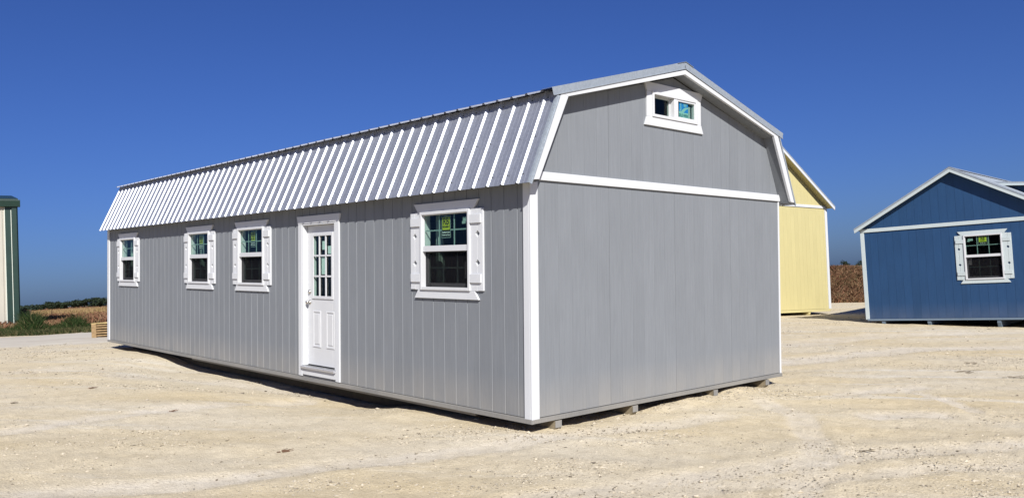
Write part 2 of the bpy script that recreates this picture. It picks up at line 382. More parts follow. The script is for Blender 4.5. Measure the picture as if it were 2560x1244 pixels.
def track_mask(x, y):
    m = np.zeros_like(x); e = np.zeros_like(x)
    xx = x + .12 * fbm(x * 1.4, y * 1.4, 101, 2); yy = y + .12 * fbm(x * 1.4, y * 1.4, 102, 2)
    for wd, st, line in TR:
        d = np.full_like(x, 1e9)
        for (ax, ay), (bx, by) in zip(line, line[1:]):
            vx, vy = bx - ax, by - ay; t = np.clip(((xx - ax) * vx + (yy - ay) * vy) / (vx * vx + vy * vy), 0, 1)
            d = np.minimum(d, np.hypot(xx - ax - t * vx, yy - ay - t * vy))
        m = np.maximum(m, st * (1 - sstep(wd * .6, wd * 1.15, d))); e = np.maximum(e, st * np.exp(-((d - wd * 1.45) / (wd * .42)) ** 2))
    return m, e
def make_ground():
    rr = [0.0]; r = .8
    while r < 38: rr.append(r); r *= 1.0125
    while r < 5000: rr.append(r); r *= 1.07
    rr = np.array(rr)
    c = math.atan2(F2.y, F2.x); half = math.radians(42)
    ang = np.concatenate([np.linspace(c - half, c + half, 520, endpoint=False), np.linspace(c + half, c - half + 2 * math.pi, 90, endpoint=False)])
    n = len(ang)
    X = CAMP.x + rr[1:, None] * np.cos(ang)[None]; Y = CAMP.y + rr[1:, None] * np.sin(ang)[None]
    Z = ground_h(X, Y); tm, te = track_mask(X, Y); Z = Z - .012 * tm + .010 * te
    V = np.stack([X.ravel(), Y.ravel(), Z.ravel()], 1)
    V = np.vstack([V, [[CAMP.x, CAMP.y, gz(CAMP.x, CAMP.y)]]])
    i = np.arange(len(rr) - 2)[:, None] * n; j = np.arange(n)[None]; j2 = (j + 1) % n
    F = np.stack([i + j, i + n + j, i + n + j2, i + j2], -1).reshape(-1, 4)
    k = len(V) - 1
    cap = np.stack([np.arange(n), (np.arange(n) + 1) % n, np.full(n, k), np.full(n, k)], 1)
    me = np_mesh('ground', V, F, [M['ground']], smooth=True)
    at_ = me.attributes.new('packed', 'FLOAT', 'POINT'); at_.data.foreach_set('value', np.append(tm.ravel(), 0).astype(np.float32))
    o = D.objects.new('ground', me); link(o); tag(o, 'pale tan crushed limestone yard with tyre streaks and loose gravel', kind='structure')
    return o
make_ground()

def sheet(name, mat, pred_poly, lift, nu, nv, label, corners):
    """sheet draped on the terrain between four (Z, X) corners given in forward / sideways metres from the camera foot"""
    (a, b, c, d) = [np.array(q, float) for q in corners]
    u = np.linspace(0, 1, nu)[:, None]; v = (np.linspace(0, 1, nv) ** 1.8)[None, :]
    P = ((1 - u)[..., None] * (1 - v)[..., None] * a + u[..., None] * (1 - v)[..., None] * b + u[..., None] * v[..., None] * c + (1 - u)[..., None] * v[..., None] * d)
    Zf, Xr = P[..., 0], P[..., 1]
    edge = (fbm(Xr * .35, Zf * 0 + 3.1, 44, 3)) * 1.2
    Zf = Zf + edge * (1 - v) * 1.0 + (fbm(Xr * .3, Zf * 0 + 9.1, 47, 3)) * .8 * v * (1 if c[0] < 100 else 0)
    x = CAMP.x + F2.x * Zf + R2.x * Xr; y = CAMP.y + F2.y * Zf + R2.y * Xr
    ed_ = np.minimum(np.minimum(v, 1 - v) * (8 if nv < 20 else 30), 1) * np.ones_like(u)
    z = base_h(x, y) * .0 + ground_h(x, y) + lift * (ed_ * 2 - 1)
    V = np.stack([x.ravel(), y.ravel(), z.ravel()], 1)
    i = np.arange(nu - 1)[:, None] * nv; j = np.arange(nv - 1)[None]
    F = np.stack([i + j, i + nv + j, i + nv + j + 1, i + j + 1], -1).reshape(-1, 4)
    me = np_mesh(name, V, F, [mat], smooth=True); o = D.objects.new(name, me); link(o); tag(o, label, kind='structure'); return o
sheet('path', M['path'], None, .03, 120, 14, 'pale compacted gravel path crossing behind the grey barn', [(20.0, -16), (20.6, -6), (28.6, -9), (28.0, -22)])
sheet('field', M['field'], None, .05, 90, 120, 'harvested field of red brown soil and yellow stubble', [(36, -62), (36, -9), (3000, -600), (3000, -3600)])
sheet('bank', M['bank'], None, .04, 80, 40, 'rust brown dry earth bank behind the sheds', [(35.0, 2), (35.0, 26), (60, 40), (60, 4)])

# ------------------------------------------------------------------ generic building bits (local: X right seen from outside, -Y outward, Z up)
GAP = .009
def poly_board(mb, a, b, z0, topf, knees, ops, y0, y1):
    xs = sorted({a, b} | {q for q in knees if a < q < b} | {e for o in ops for e in o[:2] if a < e < b})
    # merge strips that have the same openings, so plain boards stay one prism
    def ints(x0, x1):
        lo = [(z0, None)]; cuts = sorted([o for o in ops if o[0] < (x0 + x1) / 2 < o[1]], key=lambda o: o[2]); res = []; cur = z0
        for o in cuts:
            if o[2] > cur: res.append((cur, o[2]))
            cur = o[3]
        res.append((cur, None)); return res
    runs = []
    for x0, x1 in zip(xs, xs[1:]):
        iv = ints(x0, x1)
        if runs and runs[-1][2] == iv: runs[-1][1] = x1
        else: runs.append([x0, x1, iv])
    for x0, x1, iv in runs:
        for lo, hi in iv:
            if hi is None:
                tops = [x1] + [q for q in sorted(knees, reverse=True) if x0 < q < x1] + [x0]
                pts = [(x0, lo), (x1, lo)] + [(q, topf(q)) for q in tops]
                if min(topf(x0), topf(x1)) <= lo + 1e-4 and max(topf(x0), topf(x1)) <= lo + 1e-4: continue
                pts2 = []
                for q in pts:
                    q = (q[0], max(q[1], lo))
                    if not pts2 or abs(q[0] - pts2[-1][0]) + abs(q[1] - pts2[-1][1]) > 1e-5: pts2.append(q)
                if abs(pts2[0][0] - pts2[-1][0]) + abs(pts2[0][1] - pts2[-1][1]) < 1e-5: pts2.pop()
                if len(pts2) < 3: continue
            else: pts2 = [(x0, lo), (x1, lo), (x1, hi), (x0, hi)]
            mb.prism(pts2, 1, y0, y1)
def siding(parent, mat, x0, x1, z0, topf, knees=(), ops=(), phase=0.0, pitch=.2032, rot=0, org=(0, 0, 0), joint=6, jphase=0, thick=.006, GAP=.012, jg=.0015, cham=0.0, open_joints=False):
    """vertical grooved siding: every board between two grooves is a part; a backing sheet closes the grooves"""
    mtx = Matrix.Translation(org) @ Matrix.Rotation(rot, 4, 'Z')
    k0 = math.floor((x0 - phase) / pitch); cache = {}
    k = k0
    while phase + k * pitch < x1 - 1e-4:
        a = max(x0, phase + k * pitch); b = min(x1, phase + (k + 1) * pitch); kk = k; k += 1
        if b - a < .02: continue
        isj = ((kk - jphase) % joint == 0); isj2 = ((kk + 1 - jphase) % joint == 0)
        A = a + (GAP / 2 if a > x0 else 0) + (jg if isj else 0); Bx = b - (GAP / 2 if b < x1 else 0)
        my = [o for o in ops if o[0] < Bx and o[1] > A]
        flat = abs(topf(A) - topf(Bx)) < 1e-6 and not my and not any(A < q < Bx for q in knees)
        key = (round(Bx - A, 4), round(topf(A), 4)) if flat else None
        if key and key in cache:
            o = inst(cache[key], 'siding_board', parent); o.matrix_local = mtx @ Matrix.Translation((A, 0, 0)); continue
        mb = MB(); poly_board(mb, 0, Bx - A, z0, lambda q: topf(q + A), [q - A for q in knees], [(o[0] - A, o[1] - A, o[2], o[3]) for o in my], 0, thick)
        if not mb.v: continue
        if cham: mb.v = [(q[0] - cham, q[1], q[2]) if (abs(q[0] - (Bx - A)) < 1e-6 and q[1] < 1e-6) else q for q in mb.v]
        k_ = 0; pieces = []
        fs = mb.f; vs = mb.v; cur = MB()
        starts = mb.starts + [(len(vs), len(fs))]
        for (v0, f0), (v1, f1) in zip(starts, starts[1:]):
            pc_ = MB(); pc_.v = vs[v0:v1]; pc_.f = [[q - v0 for q in ff] for ff in fs[f0:f1]]
            o = pc_.build('siding_board', mat, parent); o.matrix_local = mtx @ Matrix.Translation((A, 0, 0))
        if key: cache[key] = o.data
    jc = []
    if open_joints:
        q = phase + joint * pitch
        while q < x1 - .05: jc.append((q - .0005, q + .0035, z0, 9.0)); q += joint * pitch
    mb = MB(); poly_board(mb, x0, x1, z0, topf, list(knees), list(ops) + jc, thick, thick + .012)
    o = mb.build('wall_sheathing', mat, parent); o.matrix_local = mtx
    return mtx

def text_part(body, size, mat, parent, loc, rot=(math.pi / 2, 0, 0), sx=1.0, bold=0.0, thick=.0006, name='lettering'):
    cu = D.curves.new('lettering', 'FONT'); cu.body = body; cu.size = size; cu.align_x = 'CENTER'; cu.align_y = 'CENTER'; cu.offset = bold; cu.extrude = thick
    to = D.objects.new('tmp', cu); COL.objects.link(to)
    dg = bpy.context.evaluated_depsgraph_get(); dg.update()
    me = D.meshes.new_from_object(to.evaluated_get(dg)); D.objects.remove(to); D.curves.remove(cu)
    me.materials.clear(); me.materials.append(mat)
    me.transform(Matrix.Translation(loc) @ Euler(rot).to_matrix().to_4x4() @ Matrix.Scale(sx, 4, (1, 0, 0)))
    o = D.objects.new(name, me); link(o, parent); return o

def rb_sticker(win, cx, zc, wd=.165, ht=.25, y=.006):
    z0, z1 = zc - ht / 2, zc + ht / 2; x0, x1 = cx - wd / 2, cx + wd / 2
    MB().box(x0, x1, y, y + .0006, z0, z1).build('sticker', M['sticker_grey'], win)
    b = .006
    MB().box(x0 + b, x1 - b, y - .0006, y, z0 + b, z1 - b).build('sticker', M['rb_black'], win)
    ys = y - .0012; zs = z0 + ht * .36
    MB().box(x0 + .016, x1 - .016, ys, ys + .0006, zs, z1 - .016).build('sticker', M['rb_yellow'], win)
    text_part('RB', ht * .44, M['rb_black'], win, (cx, ys - .0012, z0 + ht * .735), sx=.84, bold=.0022)
    text_part('RELIABILT', ht * .115, M['rb_black'], win, (cx, ys - .0012, z0 + ht * .50), sx=.95, bold=.0007)
    text_part('PREMIUM VINYL', ht * .10, M['paper'], win, (cx, ys - .0006, z0 + ht * .24), sx=.78)
    text_part('Windows and Doors', ht * .085, M['paper'], win, (cx, ys - .0006, z0 + ht * .13), sx=.80)

def make_window(parent, mtx, w_, h_, trim, bars=True, sticker=None, tag_spot=None, sheetpart=None, sheetmat='sheet'):
    """single-hung window, local origin at the frame's lower left corner; part window with its pieces, casing boards and two board shutters as parts"""
    hw = w_ / 2
    fr = .034
    mb = MB(); y0, y1 = -.046, .09
    mb.box(0, fr, y0, y1, 0, h_); mb.box(w_ - fr, w_, y0, y1, 0, h_); mb.box(fr, w_ - fr, y0, y1, 0, fr); mb.box(fr, w_ - fr, y0, y1, h_ - fr, h_)
    win = mb.build('window', M['vinyl'], parent, bevel=.004); win.matrix_local = mtx
    mid = h_ * .53
    # upper sash, outside
    ga, gb = fr + .010, w_ - fr - .010
    s = MB(); s.box(fr, w_ - fr, -.026, .012, mid - .036, mid + .030); s.box(fr, ga, -.018, .012, mid + .03, h_ - fr); s.box(gb, w_ - fr, -.018, .012, mid + .03, h_ - fr); s.box(ga, gb, -.018, .012, h_ - fr - .008, h_ - fr)
    s.build('upper_sash', M['vinyl'], win, bevel=.003)
    u0, u1 = mid + .030, h_ - fr - .008
    MB().box(ga, gb, -.002, .002, u0, u1).build('pane', M['glass'], win)
    # lower sash set back with the screen
    l0, l1 = fr + .012, mid - .036
    q = MB(); sw = .032
    q.box(fr, fr + sw, .030, .066, fr, l1); q.box(w_ - fr - sw, w_ - fr, .030, .066, fr, l1); q.box(fr + sw, w_ - fr - sw, .030, .066, fr, fr + .045); q.box(fr + sw, w_ - fr - sw, .030, .066, l1 - .012, l1)
    q.build('lower_sash', M['vinyl'], win, bevel=.003)
    la, lb, lz0, lz1 = fr + sw, w_ - fr - sw, fr + .045, l1 - .012
    MB().box(la, lb, .046, .050, lz0, lz1).build('pane', M['glass'], win)
    sc = MB().box(fr, w_ - fr, .018, .0195, fr, l1).build('screen', M['screen'], win)
    if bars:
        for k in (1, 2):
            x = ga + (gb - ga) * k / 3; MB().box(x - .008, x + .008, .003, .009, u0, u1).build('grid_bar', M['grid'], win)
            x = la + (lb - la) * k / 3; MB().box(x - .007, x + .007, .051, .057, lz0, lz1).build('grid_bar', M['gridin'], win)
        z = (u0 + u1) / 2; MB().box(ga, gb, .0095, .015, z - .008, z + .008).build('grid_bar', M['grid'], win)
        z = (lz0 + lz1) / 2; MB().box(la, lb, .0575, .063, z - .007, z + .007).build('grid_bar', M['gridin'], win)
    for x in (fr + .10, w_ - fr - .10):
        MB().prism([(x - .012, fr + .006), (x + .010, fr + .006), (x + .012, fr + .032), (x + .002, fr + .034)], 1, .008, .016).build('latch', M['black'], win)
    if sticker == 'tall': rb_sticker(win, w_ / 2 - .012, (u0 + u1) / 2 + .035)
    if sticker == 'dim': rb_sticker(win, w_ / 2 - .012, (u0 + u1) / 2 + .035, y=.022)
    if sticker == 'short': rb_sticker(win, w_ / 2, u1 - .125, .21, .22)
    if tag_spot:
        x, z = tag_spot
        MB().prism([(x, z), (x + .12, z), (x + .12, z - .055), (x + .045, z - .055), (x + .045, z - .075), (x - .015, z - .075), (x - .015, z - .045), (x, z - .045)], 1, .0030, .0036).build('paper_tag', M['sticker_grey'], win)
        MB().prism([(x - .02, z - .50), (x + .05, z - .50), (x + .05, z - .68), (x - .02, z - .68)], 1, .0440, .0450).build('paper_tag', M['gridin'], win)
    if sheetpart:
        a, b = sheetpart; n = 14; mb = MB(); pts = []
        for i in range(n + 1):
            x = a + (b - a) * i / n; pts.append((x, .16 + .018 * math.sin(i * 1.9) + .01 * math.sin(i * 4.1)))
        k = len(mb.v)
        for zz, sh in ((.02, 0.0), (h_ * .55, .02), (h_ - .03, .05)):
            for (x, y) in pts: mb.v.append((x - sh * (x - a) / (b - a), y, zz))
        for r_ in range(2):
            for i in range(n): mb.f.append([r_ * (n + 1) + i, r_ * (n + 1) + i + 1, (r_ + 1) * (n + 1) + i + 1, (r_ + 1) * (n + 1) + i])
        o = mb.build('plastic_sheet', M[sheetmat], win, smooth=True)
        md = o.modifiers.new('solid', 'SOLIDIFY'); md.thickness = .002
    # flared head casing and apron
    T = -.024
    def P(pts, name, y0=T, y1=0.0, bev=.002, mm=trim):
        o = MB().prism(pts, 1, y0, y1).build(name, mm, parent, bevel=bev); o.matrix_local = mtx; return o
    P([(-.055, h_ + .001), (w_ + .055, h_ + .001), (w_ + .135, h_ + .098), (-.135, h_ + .098)], 'head_casing', T - .003)
    P([(-.13, -.095), (w_ + .13, -.095), (w_ + .06, -.001), (-.06, -.001)], 'apron', T - .003)
    # side boards with diamond notches, outer shutter boards and battens
    dz = (h_ * .34, h_ * .69); hd = .036
    inb, outb = .118, .205
    for sgn in (-1, 1):
        X = (lambda v: w_ + v) if sgn > 0 else (lambda v: -v)
        def notch(edge, other, z0, z1, depth):
            pts = [(X(other), z0), (X(edge), z0)]
            for d_ in dz: pts += [(X(edge), d_ - hd), (X(edge + depth), d_), (X(edge), d_ + hd)]
            pts += [(X(edge), z1), (X(other), z1)]
            return pts
        P(notch(inb - .002, .0005, .0, h_, -.034), 'side_casing', T, 0)
        sh = P(notch(inb + .002, outb, .004, h_ * .995, .034), 'shutter', T, 0)
        for zb in (h_ * .10, h_ * .82):
            bt = MB().prism([(X(.002), zb), (X(outb - .022), zb), (X(outb - .022), zb + .095), (X(.002), zb + .095)], 1, T - .02, T).build('batten', trim, sh, bevel=.002)
    return win

def corner_mtx(x, y, z, rot=0): return Matrix.Translation((x, y, z)) @ Matrix.Rotation(rot, 4, 'Z')

def panel_mesh(width, length, name='roof_panel', ribs=4, rib_h=.021, mat=None, pitch=.2286, phase=0.0):
    """ribbed metal sheet: X across, Y up the slope, Z out"""
    prof = []
    n = ribs
    for k in range(n):
        c = phase + k * pitch
        prof += [(c - .034, 0), (c - .011, rib_h), (c + .011, rib_h), (c + .034, 0)]
        for mrib in (.078, .150):
            if c + mrib + .01 < width + phase: prof += [(c + mrib - .007, 0), (c + mrib - .003, .0035), (c + mrib + .003, .0035), (c + mrib + .007, 0)]
    prof = [(max(0, min(width, p[0])), p[1]) for p in prof]
    if prof[0][0] > 0: prof = [(0, 0)] + prof
    if prof[-1][0] < width: prof.append((width, 0))
    n = len(prof); v = [(p[0], 0, p[1]) for p in prof] + [(p[0], length, p[1]) for p in prof]
    f = [[i, i + 1, n + i + 1, n + i] for i in range(n - 1)]
    me = D.meshes.new(name); me.from_pydata(v, [], f); me.materials.append(mat); me.update(); return me

def lay_roof(parent, mesh, width, x_start, x_end, p0, p1, side, mat, lift=.0):
    """rows of panels along local x between points p0 (low) and p1 (high) given as (y, z)"""
    dy, dz = p1[0] - p0[0], p1[1] - p0[1]; ln = math.hypot(dy, dz)
    up = Vector((0, dy / ln, dz / ln)); nrm = Vector((0, -dz / ln, dy / ln)) if side < 0 else Vector((0, dz / ln, -dy / ln))
    if nrm.z < 0: nrm = -nrm
    xa = up.cross(nrm)
    # xa is +x or -x
    outs = []
    x = x_end
    while x > x_start + 1e-3:
        Mx = Matrix((Vector((1, 0, 0)), up, nrm)).transposed()
        if Mx.determinant() < 0:
            Mx = Matrix((Vector((-1, 0, 0)), up, nrm)).transposed(); ox = x
        else: ox = x - width
        o = inst(mesh, 'roof_panel', parent); m4 = Mx.to_4x4(); m4.translation = Vector((ox, p0[0], p0[1])) + nrm * (lift + random.uniform(0, .0012)); o.matrix_local = m4
        sd = o.modifiers.new('solid', 'SOLIDIFY'); sd.thickness = .0015; sd.offset = -1
        outs.append(o); x -= width
    return outs

def curve_board(mb, pts_out, pts_in, x0, x1):
    """strip between two polylines in (y,z), extruded in x"""
    for (a, b), (c, d) in zip(zip(pts_out, pts_out[1:]), zip(pts_in, pts_in[1:])):
        mb.prism([a, b, d, c], 0, x0, x1)

# ------------------------------------------------------------------ the grey barn
LB = 13.25; WB = 4.877; YC = WB / 2
m4 = QB.to_4x4()
barn = empty('barn', m4, 'long grey lofted barn shed with white trim and ribbed metal gambrel roof, near centre', 'barn')
ops_long = [(-1.815, -.915, 1.268, 2.168), (-6.71, -5.81, 1.268, 2.168), (-8.735, -7.835, 1.268, 2.168), (-12.41, -11.51, 1.268, 2.168), (-4.645, -3.745, .155, 2.15)]
TOPL = 2.45
siding(barn, M['grey'], -LB, 0, 0, lambda q: TOPL, (), ops_long, phase=-.188, jphase=0, cham=.003)
# gable end: lower course and upper course
def mirror(p): return (2 * YC - p[0], p[1])
UND = [(-.10, 2.28), (.345, 3.255), (YC, 3.80), (2 * YC - .345, 3.255), (2 * YC + .10, 2.28)]
def gtop(y):
    for (a, b) in zip(UND, UND[1:]):
        if a[0] <= y <= b[0]: return a[1] + (b[1] - a[1]) * (y - a[0]) / (b[0] - a[0])
    return 2.28
siding(barn, M['grey'], 0, WB, 0, lambda q: 2.43, (), (), phase=0, rot=math.pi / 2, thick=.0014, GAP=.0016, jg=.0036, open_joints=True)
gw = (1.985, 2.895, 3.275, 3.575)
siding(barn, M['grey'], .0, WB, 2.47, lambda q: max(2.471, gtop(q)), [.345, YC, 2 * YC - .345], [gw], phase=0, rot=math.pi / 2, org=(.004, 0, 0), thick=.0018, GAP=.0024, jg=.0034, open_joints=True)
# hidden sides
MB().box(-LB, 0, WB - .02, WB, 0, 2.6).build('rear_wall', M['grey'], barn)
mb = MB(); mb.prism([(0.0, 0), (WB, 0)] + [(min(max(p[0], 0), WB), gtop(min(max(p[0], 0), WB))) for p in reversed(UND)], 0, -LB, -LB + .02); mb.build('end_wall', M['grey'], barn)
MB().box(-LB, -.0225, .0225, WB - .0215, -.004, .02).build('floor', M['ply'], barn)
# inside: studs, loft
st = MB(); x = -LB + .3
for y in np.arange(.2, WB - .2, .406): st.box(-LB + .021, -LB + .11, y, y + .038, .02, 2.4)
for x in np.arange(-LB + .3, -.3, .406): st.box(x, x + .038, WB - .11, WB - .0205, .02, 2.4)
so = st.build('wall_stud', M['stud'], barn); tag(so, kind='stuff')
MB().box(-LB + .03, -.03, .08, WB - .03, 2.47, 2.50).build('loft_floor', M['ply'], barn)
MB().box(-9.9, -9.8, .12, WB - .12, .02, 2.46).build('partition', M['stud'], barn)

# skirt rim and runners
sk = MB(); sk.box(-LB, .022, -.026, .012, -.054, -.006); sk.build('rim_board', M['grey_trim'], barn, bevel=.003)
sk = MB(); sk.box(-.012, .024, .0125, WB - .012, -.052, -.006); sk.build('rim_board', M['grey_trim'], barn, bevel=.003)
sk = MB(); sk.box(-.14, .03, WB - .011, WB + .02, -.052, -.006); sk.build('rim_board', M['grey_trim'], barn, bevel=.003)
MB().box(-LB + .01, -.013, .013, WB - .012, -.060, -.0065).build('floor_frame', M['skid'], barn)
for y in (.315, 1.575, 3.20, 4.46):
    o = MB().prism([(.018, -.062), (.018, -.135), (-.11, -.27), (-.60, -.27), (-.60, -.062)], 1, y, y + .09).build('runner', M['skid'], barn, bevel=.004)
    MB().prism([(-.601, -.062), (-.601, -.27), (-12.6, -.27), (-12.75, -.14), (-12.75, -.062)], 1, y + .02, y + .11).build('runner', M['skid_shaded'], barn, bevel=.004)
    MB().prism([(.019, -.0615), (.0225, -.0615), (.0225, -.134), (.019, -.134)], 1, y - .001, y + .091).build('painted_end', M['grey_trim'], o)
MB().box(-8.9, -1.0, .10, .138, -.112, -.061).build('doubler_board', M['grey_trim'], barn)
# corner boards
cb = lambda n, *a: MB().box(*a).build(n, M['white'], barn, bevel=.004)
cb('corner_board', 0.0, .024, -.024, .086, -.012, 2.405)
cb('corner_board', -.086, -.0005, -.024, 0.0, -.012, 2.40)
cb('corner_board', -.10, .012, WB, WB + .030, -.03, 2.43)
cb('corner_board', -LB - .022, -LB + .10, -.024, 0, -.012, 2.42)
cb('corner_board', -LB - .024, -LB - .0, .0005, .11, -.012, 2.42)
cb('belly_band', 0.003, .026, .002, WB + .035, 2.410, 2.500)
# gable window (slider)
gwin_m = corner_mtx(.004, gw[0], gw[2], math.pi / 2); gW, gH = gw[1] - gw[0], gw[3] - gw[2]
mb = MB(); f = .034
mb.box(0, f, -.04, .08, 0, gH); mb.box(gW - f, gW, -.04, .08, 0, gH); mb.box(f, gW - f, -.04, .08, 0, f); mb.box(f, gW - f, -.04, .08, gH - f, gH); mb.box(gW * .475, gW * .54, -.032, .06, f, gH - f)
gwo = mb.build('window', M['vinyl'], barn, bevel=.004); gwo.matrix_local = gwin_m
mb = MB(); a, b = gW * .54, gW - f; mb.box(a, a + .022, -.03, .02, f, gH - f); mb.box(b - .022, b, -.03, .02, f, gH - f); mb.box(a + .022, b - .022, -.03, .02, f, f + .022); mb.box(a + .022, b - .022, -.03, .02, gH - f - .022, gH - f)
mb.build('fixed_sash', M['vinyl'], gwo, bevel=.003)
MB().box(a + .022, b - .022, -.018, -.014, f + .022, gH - f - .022).build('pane', M['glass_r'], gwo)
mb = MB(); a2, b2 = f, gW * .475; mb.box(a2, a2 + .02, .03, .06, f, gH - f); mb.box(b2 - .025, b2, .03, .06, f, gH - f); mb.box(a2 + .02, b2 - .025, .03, .06, f, f + .02); mb.box(a2 + .02, b2 - .025, .03, .06, gH - f - .02, gH - f)
mb.build('sliding_sash', M['gridin'], gwo, bevel=.002)
MB().box(a2 + .02, b2 - .025, .043, .047, f + .02, gH - f - .02).build('pane', M['glass_r'], gwo)
# sticker on the fixed pane
sx0, sx1, sz0, sz1 = a + .060, a + .250, f + .023, gH - f - .023; sh_ = sz1 - sz0; sw_ = sx1 - sx0
MB().box(sx0, sx1, -.0105, -.0099, sz0, sz1).build('sticker', M['st_aqua'], gwo)
MB().prism([(sx0, sz0 + sh_ * .42), (sx0 + sw_ * .25, sz0 + sh_ * .44), (sx0 + sw_ * .5, sz0 + sh_ * .62), (sx0 + sw_ * .75, sz0 + sh_ * .72), (sx1, sz0 + sh_ * .74), (sx1, sz1), (sx0, sz1)], 1, -.0113, -.0107).build('sticker', M['st_blue'], gwo)
MB().prism([(sx0 + sw_ * .52, sz0 + sh_ * .36), (sx1, sz0 + sh_ * .36), (sx1, sz0 + sh_ * .66), (sx0 + sw_ * .78, sz0 + sh_ * .58)], 1, -.0113, -.0107).build('sticker', M['st_blue'], gwo)
text_part('J', sh_ * .52, M['st_aqua'], gwo, (sx0 + sw_ * .20, -.0122, sz0 + sh_ * .74), bold=.002)
text_part('W', sh_ * .34, M['st_aqua'], gwo, (sx0 + sw_ * .66, -.0122, sz0 + sh_ * .83), bold=.0015)
text_part('JELD-WEN', sh_ * .27, M['st_dark'], gwo, (sx0 + sw_ * .5, -.0113, sz0 + sh_ * .15), sx=.78, bold=.0008)
MB().box(a + .27, b - .06, .010, .014, f + .03, gH - f - .05).build('paper_tag', M['sticker_grey'], gwo)
def PB(pts, name, y0=-.022, y1=0.0):
    o = MB().prism(pts, 1, y0, y1).build(name, M['white'], barn, bevel=.003); o.matrix_local = gwin_m; return o
PB([(-.09, gH + .001), (gW + .09, gH + .001), (gW + .135, gH + .105), (-.135, gH + .105)], 'head_casing', -.026)
PB([(-.135, -.105), (gW + .135, -.105), (gW + .09, -.001), (-.09, -.001)], 'apron', -.026)
PB([(-.09, 0), (-.0005, 0), (-.0005, gH), (-.09, gH)], 'side_casing'); PB([(gW + .0005, 0), (gW + .09, 0), (gW + .09, gH), (gW + .0005, gH)], 'side_casing')

# windows of the long wall
make_window(barn, corner_mtx(-1.815, 0, 1.268), .9, .9, M['white'], sticker='tall', tag_spot=(.74, .815), sheetpart=(.05, .19))
make_window(barn, corner_mtx(-6.71, 0, 1.268), .9, .9, M['white'], sticker='dim', sheetpart=(.68, .82), sheetmat='sheetdim')
make_window(barn, corner_mtx(-8.735, 0, 1.268), .9, .9, M['white'], sticker='dim', sheetpart=(.04, .22), sheetmat='sheetdim')
make_window(barn, corner_mtx(-12.41, 0, 1.268), .9, .9, M['white'], sheetpart=(.04, .62))

# door
dx0, dx1, dz0, dz1 = -4.645, -3.745, .155, 2.15
T = -.024
P = lambda pts, n, y0=T, y1=0.0: MB().prism(pts, 1, y0, y1).build(n, M['white'], barn, bevel=.003)
P([(dx0 - .100, .004), (dx0 - .004, .004), (dx0 - .004, dz1), (dx0 - .100, dz1)], 'side_casing')
P([(dx1 + .004, .004), (dx1 + .100, .004), (dx1 + .100, dz1), (dx1 + .004, dz1)], 'side_casing')
P([(dx0 - .100, dz1 + .001), (dx1 + .100, dz1 + .001), (dx1 + .135, dz1 + .108), (dx0 - .135, dz1 + .108)], 'head_casing', T - .004)
P([(dx0 - .003, .028), (dx1 + .003, .028), (dx1 + .003, .115), (dx0 - .003, .115)], 'kick_board', T + .004)
mb = MB(); mb.box(dx0 - .003, dx0 + .022, -.020, .12, dz0, dz1 - .0005); mb.box(dx1 - .022, dx1 + .003, -.020, .12, dz0, dz1 - .0005); mb.box(dx0 + .022, dx1 - .022, -.020, .12, dz1 - .022, dz1 - .0005)
mb.build('door_jamb', M['white'], barn, bevel=.002)
MB().box(dx0 - .002, dx1 + .002, -.052, .11, .117, .148).build('threshold', M['thresh'], barn, bevel=.004)
Y = .058; sl0, sl1 = dx0 + .026, dx1 - .026; b0, b1 = .168, dz1 - .026
gx0, gx1, gz0, gz1 = -4.455, -3.945, 1.125, 1.985
mb = MB(); poly_board(mb, sl0, sl1, b0, lambda q: b1, [], [(gx0, gx1, gz0, gz1)], Y, Y + .044)
door = mb.build('door', M['vinyl'], barn, bevel=.002)
mb = MB(); e = .03
mb.box(gx0 - e, gx0 + .012, Y - .014, Y, gz0 - e, gz1 + e); mb.box(gx1 - .012, gx1 + e, Y - .014, Y, gz0 - e, gz1 + e); mb.box(gx0 + .012, gx1 - .012, Y - .014, Y, gz0 - e, gz0 + .012); mb.box(gx0 + .012, gx1 - .012, Y - .014, Y, gz1 - .012, gz1 + e)
mb.build('lite_frame', M['vinyl'], door, bevel=.004)
for k in (1, 2):
    x = gx0 + (gx1 - gx0) * k / 3; MB().box(x - .012, x + .012, Y - .009, Y + .006, gz0, gz1).build('muntin', M['vinyl'], door, bevel=.002)
    z = gz0 + (gz1 - gz0) * k / 3; MB().box(gx0 + .012, gx1 - .012, Y - .0095, Y + .0055, z - .012, z + .012).build('muntin', M['vinyl'], door, bevel=.002)
for i in range(3):
    for j in range(3):
        xa = gx0 + (gx1 - gx0) * i / 3; za = gz0 + (gz1 - gz0) * j / 3
        MB().box(xa + .001, xa + (gx1 - gx0) / 3 - .001, Y + .008, Y + .012, za + .001, za + (gz1 - gz0) / 3 - .001).build('pane', M['glass'], door)
MB().box(-4.255, -4.165, Y + .013, Y + .014, 1.44, 1.68).build('paper_tag', M['paper'], door)
MB().box(-4.235, -4.16, Y + .013, Y + .014, 1.78, 1.90).build('paper_tag', M['paper'], door)
MB().box(-4.085, -4.00, Y + .013, Y + .014, 1.72, 1.83).build('paper_tag', M['paper'], door)
for xa, xb in ((-4.465, -4.255), (-4.105, -3.895)):
    mb = MB()
    for (e0, y0) in ((0, -.007), ):
        za, zb = .42, .93; wv = .022
        # raised moulding ring then raised field
        for q in ((xa, xa + wv, za, zb), (xb - wv, xb, za, zb), (xa + wv, xb - wv, za, za + wv), (xa + wv, xb - wv, zb - wv, zb)):
            mb.box(q[0], q[1], Y - .009, Y, q[2], q[3])
    mb.box(xa + .045, xb - .045, Y - .007, Y, .42 + .045, .93 - .045)
    mb.build('door_panel', M['vinyl'], door, bevel=.005)
kx = sl0 + .062
